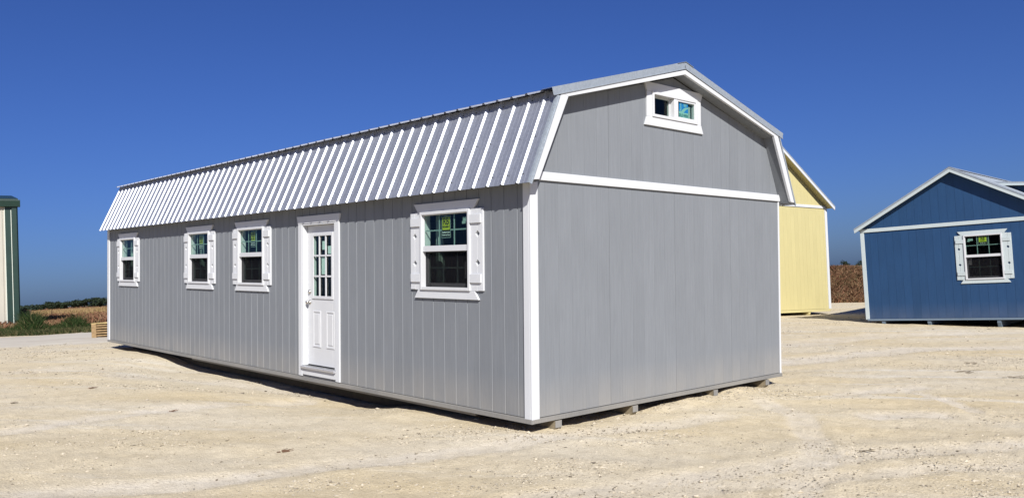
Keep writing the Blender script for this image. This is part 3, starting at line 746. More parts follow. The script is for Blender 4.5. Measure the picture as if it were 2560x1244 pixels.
kn = MB().lathe((kx, Y - .0005, 1.045), (0, -1, 0), [(0, .033), (.006, .033), (.010, .015), (.030, .012), (.036, .024), (.052, .029), (.064, .022), (.068, .008)]).build('door_knob', M['nickel'], door, smooth=True)
kn = MB().lathe((kx, Y - .0005, 1.19), (0, -1, 0), [(0, .031), (.012, .031), (.018, .026), (.026, .022), (.028, .008)]).build('deadbolt', M['nickel'], door, smooth=True)
MB().box(sl0, sl1, Y + .004, Y + .03, .150, .168).build('door_sweep', M['gasket'], door)

# gambrel roof
XE, XW = .183, -LB - .11
P0, P1 = (-.168, 2.358), (.272, 3.335)          # steep sheet, eave to knee
P2, P3 = (.165, 3.318), (YC, 3.935)             # upper sheet, drip edge to ridge
stl = math.hypot(P1[0] - P0[0], P1[1] - P0[1]); upl = math.hypot(P3[0] - P2[0], P3[1] - P2[1])
pw = .9144
ms = panel_mesh(pw, stl, ribs=4, mat=M['galv'], phase=-.043 + .2286 + .0); 
XSTART = -.043 + .0       # rib phase on the eave
# panels run leftwards from the rake trim; the first starts so that its ribs fall where they do in the photograph
def ribbed(parent, x_hi, x_lo, p0, p1, first_rib, mat, hmirror=False, rib_h=.021):
    dy, dz = p1[0] - p0[0], p1[1] - p0[1]; ln = math.hypot(dy, dz)
    cache = {}
    edge = first_rib + .2286 * math.ceil((x_hi - first_rib) / .2286) + .1143
    x = edge
    while x > x_lo:
        a = max(x - pw, x_lo); b = min(x, x_hi)
        if b - a < .03: x -= pw; continue
        key = (round(a - (x - pw), 4), round(b - (x - pw), 4))
        if key not in cache:
            prof = []
            for k in range(4):
                c = .1143 + k * .2286
                prof += [(c - .030, 0), (c - .013, rib_h), (c + .009, rib_h), (c + .023, 0)]
                for mr in (.083, .146):
                    prof += [(c + mr - .012, 0), (c + mr - .002, .0022), (c + mr + .002, .0022), (c + mr + .012, 0)]
            lo, hi = key
            pr = [q for q in prof if lo < q[0] < hi]; pr = [(lo, 0)] + pr + [(hi, 0)]
            n = len(pr); v = [(q[0], 0, q[1]) for q in pr] + [(q[0], ln, q[1]) for q in pr]
            if hmirror: fcs = [[i + 1, i, n + i, n + i + 1] for i in range(n - 1)]
            else: fcs = [[i, i + 1, n + i + 1, n + i] for i in range(n - 1)]
            me = D.meshes.new('roof_panel'); me.from_pydata(v, [], fcs); me.materials.append(mat); me.update(); cache[key] = me
        o = inst(cache[key], 'roof_panel', parent)
        up = Vector((0, dy / ln, dz / ln)); nr = Vector((1, 0, 0)).cross(up)
        if hmirror: nr = -nr
        m3 = Matrix((Vector((1, 0, 0)), up, nr)).transposed().to_4x4()
        m3.translation = Vector((x - pw, p0[0], p0[1])) + nr * random.uniform(0, .0015)
        o.matrix_local = m3
        x -= pw
    return
XR = XE - .010
ribbed(barn, XR, XW, P0, P1, -.012, M['galv'])
ribbed(barn, XR, XW, P2, P3, .02, M['galv'])
ribbed(barn, XR, XW, mirror(P0), mirror(P1), -.043, M['galv'], True)
ribbed(barn, XR, XW, mirror(P2), mirror(P3), -.043, M['galv'], True)
# roof deck under the sheets (kept 3 mm below)
def off(p, d=(.0, 0)): return (p[0] + d[0], p[1] + d[1])
mb = MB()
for s_ in (0, 1):
    f_ = (lambda p: p) if s_ == 0 else mirror
    curve_board(mb, [f_((-.125, 2.428)), f_((.278, 3.322))], [f_((-.100, 2.41)), f_((.315, 3.30))], XW + .02, XR)
    curve_board(mb, [f_((.290, 3.343)), f_((YC, 3.926))], [f_((.31, 3.330)), f_((YC, 3.895))], XW + .02, XR)
mb.build('roof_deck', M['ply'], barn)
# soffit closing roof to wall along the eave
MB().prism([(-.098, 2.402), (.0, 2.425), (.0, 2.45), (-.085, 2.44)], 0, XW + .02, -.093).build('soffit', M['grey_trim'], barn)
# rake boards (white) and rake flashing (metal)
OUTL = [(-.158, 2.385), (.286, 3.303), (YC, 3.868)]
INNL = [(-.048, 2.395), (.388, 3.277), (YC, 3.812)]
METL = [(-.176, 2.362), (.236, 3.318), (.236, 3.318)]
for nm, xa, xb in (('near', XE - .035, XE), ('far', XW, XW + .035)):
    for s_ in (0, 1):
        f_ = (lambda p: p) if s_ == 0 else mirror
        o_ = [f_(p) for p in OUTL]; i_ = [f_(p) for p in INNL]
        mb = MB(); mb.prism([o_[0], o_[1], i_[1], i_[0]], 0, xa, xb); mb.build('rake_board', M['white'], barn, bevel=.003)
        mb = MB(); mb.prism([o_[1], o_[2], i_[2], i_[1]], 0, xa, xb); mb.build('rake_board', M['white'], barn, bevel=.003)
# flashing: an L with a top leaf lying over the ribs and a face leaf over the rake board
def leaf(a, b, x0, x1, h, drop, nm, mat):
    dy, dz = b[0] - a[0], b[1] - a[1]; ln = math.hypot(dy, dz); n = Vector((-dz / ln, dy / ln))
    if n.y < 0: n = -n
    A0 = (a[0] + n.x * h, a[1] + n.y * h); B0 = (b[0] + n.x * h, b[1] + n.y * h)
    mb = MB(); t = .003
    mb.prism([A0, B0, (B0[0] + n.x * t, B0[1] + n.y * t), (A0[0] + n.x * t, A0[1] + n.y * t)], 0, x0, x1)
    C0 = (a[0] - n.x * drop, a[1] - n.y * drop); D0 = (b[0] - n.x * drop, b[1] - n.y * drop)
    mb.prism([A0, B0, D0, C0], 0, x1, x1 + .0035)
    # hemmed bottom bead of the face leaf
    mb.prism([C0, D0, (D0[0] + n.x * .012, D0[1] + n.y * .012), (C0[0] + n.x * .012, C0[1] + n.y * .012)], 0, x1 + .0035, x1 + .011)
    return mb.build(nm, mat, barn, bevel=.0012)
for s_ in (0, 1):
    f_ = (lambda p: p) if s_ == 0 else mirror
    leaf(f_((-.172, 2.345)), f_((.245, 3.268)), XE - .03, XE, .022, .014, 'rake_flashing', M['galvtrim'])
    leaf(f_((.150, 3.314)), f_((YC, 3.937)), XE - .15, XE, .023, .060, 'rake_flashing', M['galvtrim'])
# ridge cap
def ridge(parent, yc, zr, sl_, x0, x1, mat, w_=.16, h=.026):
    mb = MB(); t = .003
    for s_ in (-1, 1):
        mb.prism([(yc, zr + h), (yc + s_ * w_, zr + h - sl_ * w_), (yc + s_ * w_, zr + h - sl_ * w_ + t), (yc, zr + h + t)], 0, x0, x1)
    return mb.build('ridge_cap', mat, parent)
ridge(barn, YC, 3.937, .272, XW, XE + .014, M['galvtrim'])
# gable-end overhang soffit (underside of the rake overhang)
mb = MB()
for s_ in (0, 1):
    f_ = (lambda p: p) if s_ == 0 else mirror
    mb.prism([f_((-.085, 2.38)), f_((.330, 3.285)), f_((.36, 3.272)), f_((-.058, 2.38))], 0, .004, XE - .036)
    mb.prism([f_((.332, 3.285)), f_((YC, 3.845)), f_((YC, 3.815)), f_((.385, 3.262))], 0, .004, XE - .036)
mb.build('soffit', M['grey'], barn)
# little end caps closing the eave at the near corner
MB().prism([(-.13, 2.365), (-.02, 2.375), (-.02, 2.405), (-.115, 2.405)], 0, -.09, XE - .036).build('eave_return', M['grey_trim'], barn)
# screws
mb = MB()
def screw_row(p0, p1, t_, xs, h=.003):
    dy, dz = p1[0] - p0[0], p1[1] - p0[1]; ln = math.hypot(dy, dz); n = Vector((0, -dz / ln, dy / ln))
    if n.z < 0: n = -n
    for x in xs:
        c = Vector((x, p0[0] + dy * t_, p0[1] + dz * t_)); mb.cyl(c, n, .006, .006, 6)
xs = [(-.012 - k * .2286 + .045) for k in range(0, 58)]
for t_ in (.10, .5, .93): screw_row(P0, P1, t_, xs)
so = mb.build('screw', M['gasket'], barn); tag(so, kind='stuff')

# ------------------------------------------------------------------ blue building
ba = .07589737
blue = empty('shed', Matrix.Translation((-4.2248, 17.2778, -.1476)) @ Matrix.Rotation(ba, 4, 'Z'), 'dark blue gabled shed with pale trim and one shuttered window at far right', 'shed')
BW, BL = 4.85, 9.0; BC = BW / 2; sl_ = .552
apx = 3.845
btop = lambda q: apx - sl_ * abs(q - BC)
bop = (2.585, 3.475, .985, 2.145)
siding(blue, M['bluep'], 0, BW, 0, lambda q: 2.43, (), [bop], phase=.02, GAP=.004, thick=.003)
siding(blue, M['bluep'], 0, BW, 2.47, lambda q: max(2.4705, btop(q)), [BC], (), phase=.02, org=(0, -.004, 0), GAP=.004, thick=.003)
MB().box(.0, .02, .0225, BL, 0, 2.5).build('side_wall', M['bluep'], blue)
MB().box(BW - .02, BW, .0225, BL, 0, 2.5).build('side_wall', M['bluep'], blue)
MB().prism([(0, 0), (BW, 0), (BW, btop(BW)), (BC, apx), (0, btop(0))], 1, BL, BL + .02).build('rear_wall', M['bluep'], blue)
MB().box(.02, BW - .02, .0225, BL, -.004, .02).build('floor', M['ply'], blue)
MB().box(-.028, .075, -.022, 0, -.02, 2.49).build('corner_board', M['bluetrim'], blue, bevel=.003)
MB().box(-.028, -.001, .0005, .10, -.02, 2.49).build('corner_board', M['bluetrim'], blue, bevel=.003)
MB().box(BW - .075, BW + .028, -.022, 0, -.02, 2.49).build('corner_board', M['bluetrim'], blue, bevel=.003)
MB().box(.0, BW, -.030, -.005, 2.415, 2.512).build('belly_band', M['bluetrim'], blue, bevel=.003)
MB().box(.02, BW, -.03, .01, -.055, -.006).build('rim_board', M['blueskirt'], blue, bevel=.003)
MB().box(.0, BW, .0105, BL, -.055, -.005).build('floor_frame', M['skid'], blue)
for s in (.39, 1.57, 3.22, 4.38): MB().prism([(.0, -.056), (-.0, -.12), (.07, -.25), (BL - .3, -.25), (BL - .3, -.056)], 0, s, s + .09).build('runner', M['blueskirt'], blue, bevel=.004)
make_window(blue, corner_mtx(bop[0], 0, bop[2]), .89, 1.16, M['bluetrim'], sticker='short', tag_spot=(.10, 1.06))
# roof
ov = .20
def house_roof(parent, W_, L_, apex, slope, eov, gov, mat_m, mat_t, mat_s, fh=.075):
    yc = W_ / 2; e = -eov; ez = apex - slope * (yc - e)
    # work in (x, z) and extrude along y
    for s_ in (0, 1):
        f_ = (lambda p: p) if s_ == 0 else (lambda p: (W_ - p[0], p[1]))
        a, b = f_((e, ez + .07)), f_((yc, apex + .07))
        # ribbed sheet along y
        n = int((L_ + 2 * gov) / .2286); v = []; fc = []
        dx, dz = b[0] - a[0], b[1] - a[1]; ln = math.hypot(dx, dz); nx, nz = (-dz / ln, dx / ln)
        if nz < 0: nx, nz = -nx, -nz
        prof = [(-gov, 0)]
        for k in range(n):
            c = -gov + .11 + k * .2286; prof += [(c - .034, 0), (c - .011, .02), (c + .011, .02), (c + .034, 0)]
        prof.append((L_ + gov, 0)); npf = len(prof)
        for (px, pz) in (a, b):
            for q in prof: v.append((px + nx * q[1], q[0], pz + nz * q[1]))
        fc = [[i, i + 1, npf + i + 1, npf + i] for i in range(npf - 1)]
        me = D.meshes.new('roof_panel'); me.from_pydata(v, [], fc); me.materials.append(mat_m); me.update()
        o = D.objects.new('roof_panel', me); link(o, parent); md = o.modifiers.new('s', 'SOLIDIFY'); md.thickness = .002; md.offset = 0
        MB().prism([f_((e + .01, ez + .064)), f_((yc, apex + .063)), f_((yc, apex + .02)), f_((e + .04, ez + .032))], 1, -gov + .035, L_ + gov - .02).build('roof_deck', mat_s, parent)
        MB().prism([f_((e, ez + .058)), f_((yc, apex + .058)), f_((yc, apex + .058 - fh * 1.12)), f_((e + .012, ez + .058 - fh * 1.12))], 1, -gov, -gov + .034).build('rake_board', mat_t, parent, bevel=.003)
        MB().prism([f_((e - .004, ez + .058)), f_((yc, apex + .059)), f_((yc, apex + .107)), f_((e - .004, ez + .100))], 1, -gov - .006, -gov - .002).build('rake_flashing', mat_m, parent)
        MB().prism([f_((e - .004, ez + .097)), f_((yc, apex + .103)), f_((yc, apex + .107)), f_((e - .004, ez + .101))], 1, -gov - .002, -gov + .14).build('rake_flashing', mat_m, parent)
    mb = MB()
    for s_ in (-1, 1): mb.prism([(yc, apex + .112), (yc + s_ * .15, apex + .112 - slope * .15), (yc + s_ * .15, apex + .116 - slope * .15), (yc, apex + .116)], 1, -gov - .01, L_ + gov)
    mb.build('ridge_cap', mat_m, parent)
house_roof(blue, BW, BL, 3.845, sl_, .13, .20, M['galvtrim'], M['bluetrim'], M['blueskirt'])
# flatter dormer roof standing out of the right-hand slope
dm = MB(); dm.prism([(3.10, 3.52), (5.2, 3.30), (5.2, 3.34), (3.10, 3.56)], 1, 1.3, 6.0); dm.build('dormer_roof', M['galvtrim'], blue)
MB().prism([(3.12, 3.455), (5.2, 3.235), (5.2, 3.298), (3.12, 3.518)], 1, 1.3, 1.33).build('dormer_fascia', M['bluetrim'], blue, bevel=.003)
MB().prism([(3.4, 3.2), (5.0, 2.4), (5.0, 3.25), (3.4, 3.42)], 1, 1.55, 5.8).build('dormer_wall', M['bluep'], blue)

# ------------------------------------------------------------------ yellow building
yA = Vector((-7.95623846, 22.73341797, -.13)); ya = 1.41951118; yr = .03420896
YW = 6.1; HY = 3.607
yX = Vector((math.cos(ya) * math.cos(yr), math.sin(ya) * math.cos(yr), -math.sin(yr))); yZ = Vector((math.cos(ya) * math.sin(yr), math.sin(ya) * math.sin(yr), math.cos(yr)))
yM = Matrix((yX, yZ.cross(yX), yZ)).transposed().to_4x4(); yM.translation = yA
ye = empty('cottage', yM @ Matrix.Translation((-YW, 0, 0)), 'pale yellow tall gabled cottage half hidden behind the grey barn', 'cottage')
ys = .685; yap = 3.61 + ys * (YW / 2 + .15) - .06
ytop = lambda q: yap - ys * abs(q - YW / 2)
siding(ye, M['yellow'], 0, YW, 0, lambda q: HY - .0, (), (), phase=.0, GAP=.003, thick=.003)
siding(ye, M['yellow'], 0, YW, HY + .06, lambda q: max(HY + .0605, ytop(q)), [YW / 2], (), phase=.0, org=(0, -.004, 0), GAP=.003, thick=.003)
MB().box(0, .02, .0225, 8, 0, 3.45).build('side_wall', M['yellow'], ye)
MB().box(YW - .02, YW, .0225, 8, 0, 3.45).build('side_wall', M['yellow'], ye)
MB().box(.02, YW - .02, 8.0, 8.02, 0, 3.5).build('rear_wall', M['yellow'], ye)
MB().box(0, YW, -.028, -.003, HY - .01, HY + .085).build('belly_band', M['white'], ye, bevel=.003)
MB().box(YW - .10, YW + .026, -.026, 0, -.0, HY - .011).build('corner_board', M['white'], ye, bevel=.003)
MB().box(YW + .001, YW + .026, .0005, .1, -.0, HY - .011).build('corner_board', M['white'], ye, bevel=.003)
MB().box(0, YW - .02, -.02, 8, -.09, -.008).build('rim_board', M['yellow'], ye, bevel=.003)
for s in (.5, 2.4, 4.85): MB().prism([(.0, -.09), (0, -.15), (.12, -.34), (7.8, -.34), (7.8, -.09)], 0, s, s + .1).build('runner', M['yellow'], ye, bevel=.004)
house_roof(ye, YW, 8, yap, ys, .13, .30, M['galvtrim'], M['white'], M['yellow'], .09)

# ------------------------------------------------------------------ green and beige metal building at far left
def at(Z, X): return Vector((CAMP.x + F2.x * Z + R2.x * X, CAMP.y + F2.y * Z + R2.y * X, 0))
def at_px(u, v, Z):
    """world point seen at photo pixel u,v at forward distance Z"""
    d = RW.transposed() @ Vector(((u - 1280) / 2056.7, (v - 622) / 2056.7, 1)); return CAMP + d * Z
pc = at_px(52, 812, 46); hd = math.atan2(R2.y, R2.x) + math.radians(33)
mb_m = Matrix.Translation((pc.x, pc.y, gz(pc.x, pc.y) - .02)) @ Matrix.Rotation(hd, 4, 'Z')
mbld = empty('warehouse', mb_m, 'beige ribbed metal warehouse with dark green trim and gutter at far left edge', 'warehouse')
H_ = 7.05; LW = 14
for k in range(12):
    # each wall sheet is a part
    x1 = -.62 - k * .914; n = 0; prof = []
    for j in range(3):
        c = x1 - .15 - j * .305; prof += [(c + .035, 0), (c + .012, -.03), (c - .012, -.03), (c - .035, 0)]
    prof = [(x1, 0)] + prof + [(x1 - .914, 0)]; n = len(prof)
    me = D.meshes.new('wall_sheet'); me.from_pydata([(q[0], q[1], .1) for q in prof] + [(q[0], q[1], H_ - .3) for q in prof], [], [[i, i + 1, n + i + 1, n + i] for i in range(n - 1)])
    me.materials.append(M['beige']); me.update(); o = D.objects.new('wall_sheet', me); link(o, mbld); md = o.modifiers.new('s', 'SOLIDIFY'); md.thickness = .003
MB().box(-LW, -.02, .02, 10, .05, H_ - .2).build('wall', M['beige'], mbld)
MB().box(-.62, -.02, -.035, .019, .02, H_ - .3).build('corner_trim', M['green'], mbld, bevel=.01)
MB().box(-.02, .0, -.035, .4, .02, H_ - .3).build('corner_trim', M['green'], mbld, bevel=.01)
MB().box(-.655, -.621, -.045, .019, .02, H_ - .3).build('flange', M['flange'], mbld)
MB().box(-.345, -.315, -.06, -.0355, .02, H_ - .55).build('highlight_strip', M['flange'], mbld)  # gloss highlight of the green trim, built as a pale strip
MB().box(-.30, -.05, -.15, -.036, .3, H_ - .35).build('downspout', M['green'], mbld, bevel=.02)
MB().prism([(.05, H_ - .38), (-.26, H_ - .38), (-.32, H_ - .05), (-.30, H_), (.05, H_)], 0, -LW, .12).build('gutter', M['green'], mbld, bevel=.01)
MB().prism([(-.2, H_ + .001), (10, H_ + 1.4), (10, H_ + 1.45), (-.2, H_ + .08)], 0, -LW, .02).build('roof', M['green'], mbld)

# black bin beside it
pb = at_px(61, 800, 47.5)
bz = gz(pb.x, pb.y)
bb = empty('black_bin', Matrix.Translation((pb.x, pb.y, bz)) @ Matrix.Rotation(hd, 4, 'Z'), 'black bin with sloping lid standing in weeds beside the metal warehouse', 'bin')
MB().prism([(-.30, .0), (.26, .0), (.32, .72), (-.34, .95)], 1, -.4, .4).build('body', M['black'], bb, bevel=.03)
MB().prism([(-.38, .955), (.36, .725), (.36, .77), (-.38, 1.0)], 1, -.44, .44).build('lid', M['black'], bb, bevel=.01)

# ------------------------------------------------------------------ pallets
pp = at_px(229, 846, 22.6)
ph = math.atan2(R2.y, R2.x) - math.radians(2)
pz = gz(pp.x, pp.y) + .02
def pallet(z, label, j):
    t = empty('pallet', Matrix.Translation((pp.x, pp.y, z)) @ Matrix.Rotation(ph + j, 4, 'Z'), label, 'pallet', 'wooden pallets stacked beside the barn')
    brd = None
    def piece(nm, bx, mat=M['pallet']): return MB().box(*bx).build(nm, mat, t, bevel=.002)
    for x in (0.0, .50, .98): piece('stringer', (x + .001, x + .13, 0, 1.0, .018, .112))
    for k in range(7):
        y = k * .145; piece('deck_board', (0, 1.11, y, y + .09, .113, .133), M['pallet_new'] if 'top' in label else M['pallet'])
    for k in range(5):
        y = k * .2275; piece('bottom_board', (0, 1.11, y, y + .09, -.002, .017))
    piece('middle_board', (.13, 1.11, .012, .030, .050, .080))
    return t
for k, (lb, j) in enumerate((('weathered wooden pallet lying on the ground at the bottom of its stack', 0), ('wooden pallet in the middle of the stack left of the barn', .01), ('wooden pallet with fresh yellow boards on the top of its stack', -.012))): pallet(pz + k * .137, lb, j)

# ------------------------------------------------------------------ gravel and small things on the ground
OCT = np.array([[1, 0, 0], [-1, 0, 0], [0, 1, 0], [0, -1, 0], [0, 0, 1], [0, 0, -1]], float)
OF = np.array([[0, 2, 4], [2, 1, 4], [1, 3, 4], [3, 0, 4], [2, 0, 5], [1, 2, 5], [3, 1, 5], [0, 3, 5]])
def gravel():
    N = 420000
    c = math.atan2(F2.y, F2.x)
    th = c + rng.uniform(-math.radians(37), math.radians(37), N); r = 3.2 * np.exp(rng.uniform(0, math.log(34 / 3.2), N))
    x = CAMP.x + r * np.cos(th); y = CAMP.y + r * np.sin(th)
    a = math.radians(43); xs = x * math.cos(a) + y * math.sin(a); ys = -x * math.sin(a) + y * math.cos(a)
    d = fbm(xs * .30, ys * 1.5, 21, 3) + .55 * fbm(x * 1.1, y * 1.1, 61, 3)
    tm, te = track_mask(x, y)
    keep = rng.uniform(0, 1, N) < ((1 - .85 * tm) * (.035 + .60 * sstep(.02, .5, d)) + .30 * te + .30 * np.exp(-((x - .05) / .35) ** 2) * ((y > 1.2) & (y < 5)))
    # not beneath the buildings
    keep &= ~((x < -.35) & (x > -13.4) & (y > .25) & (y < WB + .2))
    keep &= (x - 6.0) ** 2 + (y + 5.8) ** 2 > 9
    x, y, r = x[keep], y[keep], r[keep]; n = len(x)
    s = np.clip(rng.lognormal(math.log(.0046), .42, n), .0025, .019) * (1 + .045 * r)
    z = ground_h(x, y) + s * .12
    ang = rng.uniform(0, 2 * math.pi, n); ca, sa = np.cos(ang), np.sin(ang)
    V = OCT[None] * (1 + rng.uniform(-.35, .35, (n, 6, 3))) + rng.uniform(-.25, .25, (n, 6, 3))
    V = V * s[:, None, None] * np.stack([rng.uniform(.9, 1.7, n), np.ones(n), rng.uniform(.45, .8, n)], 1)[:, None, :]
    X = V[..., 0] * ca[:, None] - V[..., 1] * sa[:, None] + x[:, None]; Y = V[..., 0] * sa[:, None] + V[..., 1] * ca[:, None] + y[:, None]; Z = V[..., 2] + z[:, None]
    V = np.stack([X, Y, Z], -1).reshape(-1, 3)
    F = (OF[None] + (np.arange(n) * 6)[:, None, None]).reshape(-1, 3)
    mi = np.repeat((rng.uniform(0, 1, n) < .13).astype(int), 8)
    me = np_mesh('gravel', V, F, [M['stone'], M['stone_dark']], mi)
    o = D.objects.new('gravel', me); link(o); tag(o, 'loose pale limestone gravel scattered over the yard', kind='stuff')
    print('gravel stones', n)
gravel()

def blades(name, pts, hmin, hmax, wid, mats, label, per=1, lean=.35, probs=None, droop=.5):
    """tapering bent blades; pts (n,2) roots"""
    n = len(pts); x, y = pts[:, 0], pts[:, 1]; z = ground_h(x, y)
    h = rng.uniform(hmin, hmax, n) if np.isscalar(hmax) else hmin + (hmax - hmin) * rng.uniform(.3, 1, n)
    a = rng.uniform(0, 2 * math.pi, n); ln = rng.uniform(.1, 1, n) * lean * h
    fx, fy = np.cos(a), np.sin(a); b = rng.uniform(0, 2 * math.pi, n); bx, by = np.cos(b), np.sin(b)
    V = np.zeros((n, 5, 3))
    for i, (t, w_) in enumerate(((0, 1), (.55, .8))):
        for j, sg in ((0, -1), (1, 1)):
            V[:, i * 2 + j, 0] = x + fx * ln * t ** 1.7 + bx * wid * w_ * sg * .5; V[:, i * 2 + j, 1] = y + fy * ln * t ** 1.7 + by * wid * w_ * sg * .5; V[:, i * 2 + j, 2] = z - .02 + h * t
    V[:, 4, 0] = x + fx * ln * (1 + droop); V[:, 4, 1] = y + fy * ln * (1 + droop); V[:, 4, 2] = z + h
    T = np.array([[0, 1, 3], [0, 3, 2], [2, 3, 4]])
    F = (T[None] + (np.arange(n) * 5)[:, None, None]).reshape(-1, 3)
    mi = np.repeat(rng.choice(len(mats), n, p=probs), 3)
    me = np_mesh(name, V.reshape(-1, 3), F, mats, mi); o = D.objects.new(name, me); link(o); tag(o, label, kind='stuff'); return o
def zx(Z, X): return np.stack([CAMP.x + F2.x * Z + R2.x * X, CAMP.y + F2.y * Z + R2.y * X], 1)
def weeds():
    # verge along the path: two lush tufts with thin dry grass between
    n = 26000
    Z = rng.uniform(28.3, 36, n); q = rng.uniform(-.640, -.497, n); X = q * Z
    u = 1280 + q * 2057
    prob = .30 + .7 * np.exp(-((u - 70) / 32) ** 2) * (Z > 30) + .85 * np.exp(-((u - 180) / 34) ** 2) * (Z > 30.5)
    edge = 28.6 + .9 * fbm(X * .8, X * 0 + 1.3, 71, 3) + 1.6 * sstep(95, 120, u)
    k = (rng.uniform(0, 1, n) < prob) & (Z > edge); Z, X, u = Z[k], X[k], u[k]
    hm = .10 + .48 * (np.exp(-((u - 72) / 26) ** 2) * sstep(30, 31.5, Z)) + .36 * np.exp(-((u - 182) / 26) ** 2) * sstep(30.3, 31.5, Z) + .10 * sstep(31, 34, Z)
    hm = .82 * hm * (1 + 1.3 * fbm(X * 1.6, Z * 1.1, 91, 3)); hm = np.maximum(hm, .05)
    pts = zx(Z, X)
    g = blades('weeds', pts, hm * .35, hm * 1.25, .028, [M['weed'], M['weed_dry']], 'tall green weeds and grass growing along the path edge by the metal warehouse', probs=[.88, .12], lean=.6)
    # dry low grass in front
    n = 9000; Z = rng.uniform(28.0, 31, n); X = rng.uniform(-.64, -.50, n) * Z; e = 28.3 + .9 * fbm(X * .8, X * 0 + 1.3, 71, 3)
    k = Z > e
    blades('dry_grass', zx(Z[k], X[k]), .05, .2, .02, [M['weed_dry'], M['weed']], 'low dry grass at the front edge of the weeds', probs=[.5, .5], lean=.8)
    # rust coloured weeds over the clods in the field
    n = 20000; Z = 36 * np.exp(rng.uniform(0, math.log(75 / 36), n)); q = rng.uniform(-.64, -.485, n); X = q * Z
    k = fbm(X * .25, Z * .2, 81, 3) > -.12
    blades('rust_weeds', zx(Z[k], X[k]), .04, .26, .05, [M['rust'], M['tan'], M['weed_dry']], 'rust brown dead weeds over the ploughed soil', probs=[.55, .25, .2], lean=.9)
    n = 22000; Z = 84 * np.exp(rng.uniform(0, math.log(300 / 84), n)); q = rng.uniform(-.64, -.485, n); X = q * Z
    k = fbm(X * .12, Z * .05, 83, 3) > -.2
    blades('stubble', zx(Z[k], X[k]), .12, .42, .11, [M['straw'], M['tan']], 'yellow corn stubble standing in the harvested field', probs=[.6, .4], lean=.6)
    n = 24000; Z = rng.uniform(42, 92, n); q = rng.uniform(-.64, -.485, n); X = q * Z; k = fbm(X * .3, Z * .12, 85, 3) > -.05
    blades('brown_weeds', zx(Z[k], X[k]), .1, .42, .10, [M['rust'], M['bank'], M['tan']], 'dark red brown weed patch in the field behind the green weeds', probs=[.55, .25, .2], lean=.8)
    # bank on the right
    n = 30000; Z = rng.uniform(35.0, 46, n); q = rng.uniform(.365, .45, n); X = q * Z
    blades('bank_brush', zx(Z, X), .04, .30, .045, [M['rust'], M['tan'], M['bank'], M['weed_dry']], 'tangled rust brown dead brush covering the bank between the yellow and blue sheds', probs=[.5, .2, .18, .12], lean=1.1)
    n = 9000; Z = rng.uniform(41, 60, n); q = rng.uniform(.365, .45, n); X = q * Z
    k = Z > 38.2; Zt, Xt = rng.uniform(38.0, 41, 5000), None; Xt = rng.uniform(.365, .45, 5000) * Zt
    blades('dry_bank_grass', zx(Zt, Xt), .05, .22, .04, [M['tan'], M['weed_dry'], M['straw']], 'tan dry grass near the top of the brown bank', probs=[.5, .35, .15], lean=1.0)
    blades('bank_grass', zx(Z, X), .05, .20, .05, [M['weed'], M['tan']], 'green grass along the top of the brown bank', probs=[.6, .4], lean=.6)
weeds()

# one tall pale stalk in the field
ps = at_px(129, 771, 58); sz = gz(ps.x, ps.y)
mb = MB(); mb.cyl((0, 0, 0), (.06, 0, 1), .022, .75, 6, .015); mb.cyl((.045, 0, .74), (.2, .1, 1), .014, .42, 6, .006); mb.cyl((.02, 0, .3), (.8, 0, 1), .008, .3, 5, .003); mb.cyl((.03, 0, .5), (-.7, 0, 1), .008, .25, 5, .003)
o = mb.build('dry_stalk', M['straw']); o.location = (ps.x, ps.y, sz); tag(o, 'single tall pale dry stalk standing above the field left of the barn', 'plant')

# ------------------------------------------------------------------ trees
def make_tree(name, loc, h, wd, label, group, mat, seed, nl=900, leaf=.35):
    r = np.random.default_rng(seed)
    t = empty(name, Matrix.Translation(loc), label, 'tree', group)
    mb = MB(); mb.cyl((0, 0, -.3), (0, 0, 1), h * .045, h * .55, 8, h * .02)
    for k in range(4):
        a = k * 1.7 + seed; mb.cyl((0, 0, h * (.2 + .07 * k)), (math.cos(a), math.sin(a), 1.1), h * .02, h * .32, 6, h * .008)
    mb.build('trunk', M['bark'], t)
    # crown: leaf clumps clustered round several lobes
    nb = 9; cx = r.uniform(-.5, .5, nb) * wd * .62; cy = r.uniform(-.5, .5, nb) * wd * .62; cz = h * r.uniform(.22, .78, nb) - np.abs(cx) * .2; rad = wd * r.uniform(.20, .33, nb)
    i = r.integers(0, nb, nl); dv = r.normal(size=(nl, 3)); dv /= np.linalg.norm(dv, axis=1)[:, None]; rr = rad[i] * r.uniform(.45, 1.08, nl)
    c = np.stack([cx[i], cy[i], cz[i]], 1) + dv * rr[:, None] * np.array([1, 1, .8]); c[:, 2] = np.maximum(c[:, 2], h * .08)
    s = leaf * r.uniform(.6, 1.3, nl); u = r.normal(size=(nl, 3)); u /= np.linalg.norm(u, axis=1)[:, None]; v = np.cross(u, dv); v /= np.linalg.norm(v, axis=1)[:, None] + 1e-6
    u *= s[:, None]; v *= s[:, None]
    V = np.stack([c - u, c - v * .7, c + u, c + v * .7], 1).reshape(-1, 3); F = np.arange(nl * 4).reshape(-1, 4)
    me = np_mesh('crown', V, F, [mat]); o = D.objects.new('crown', me); link(o, t)
    return t
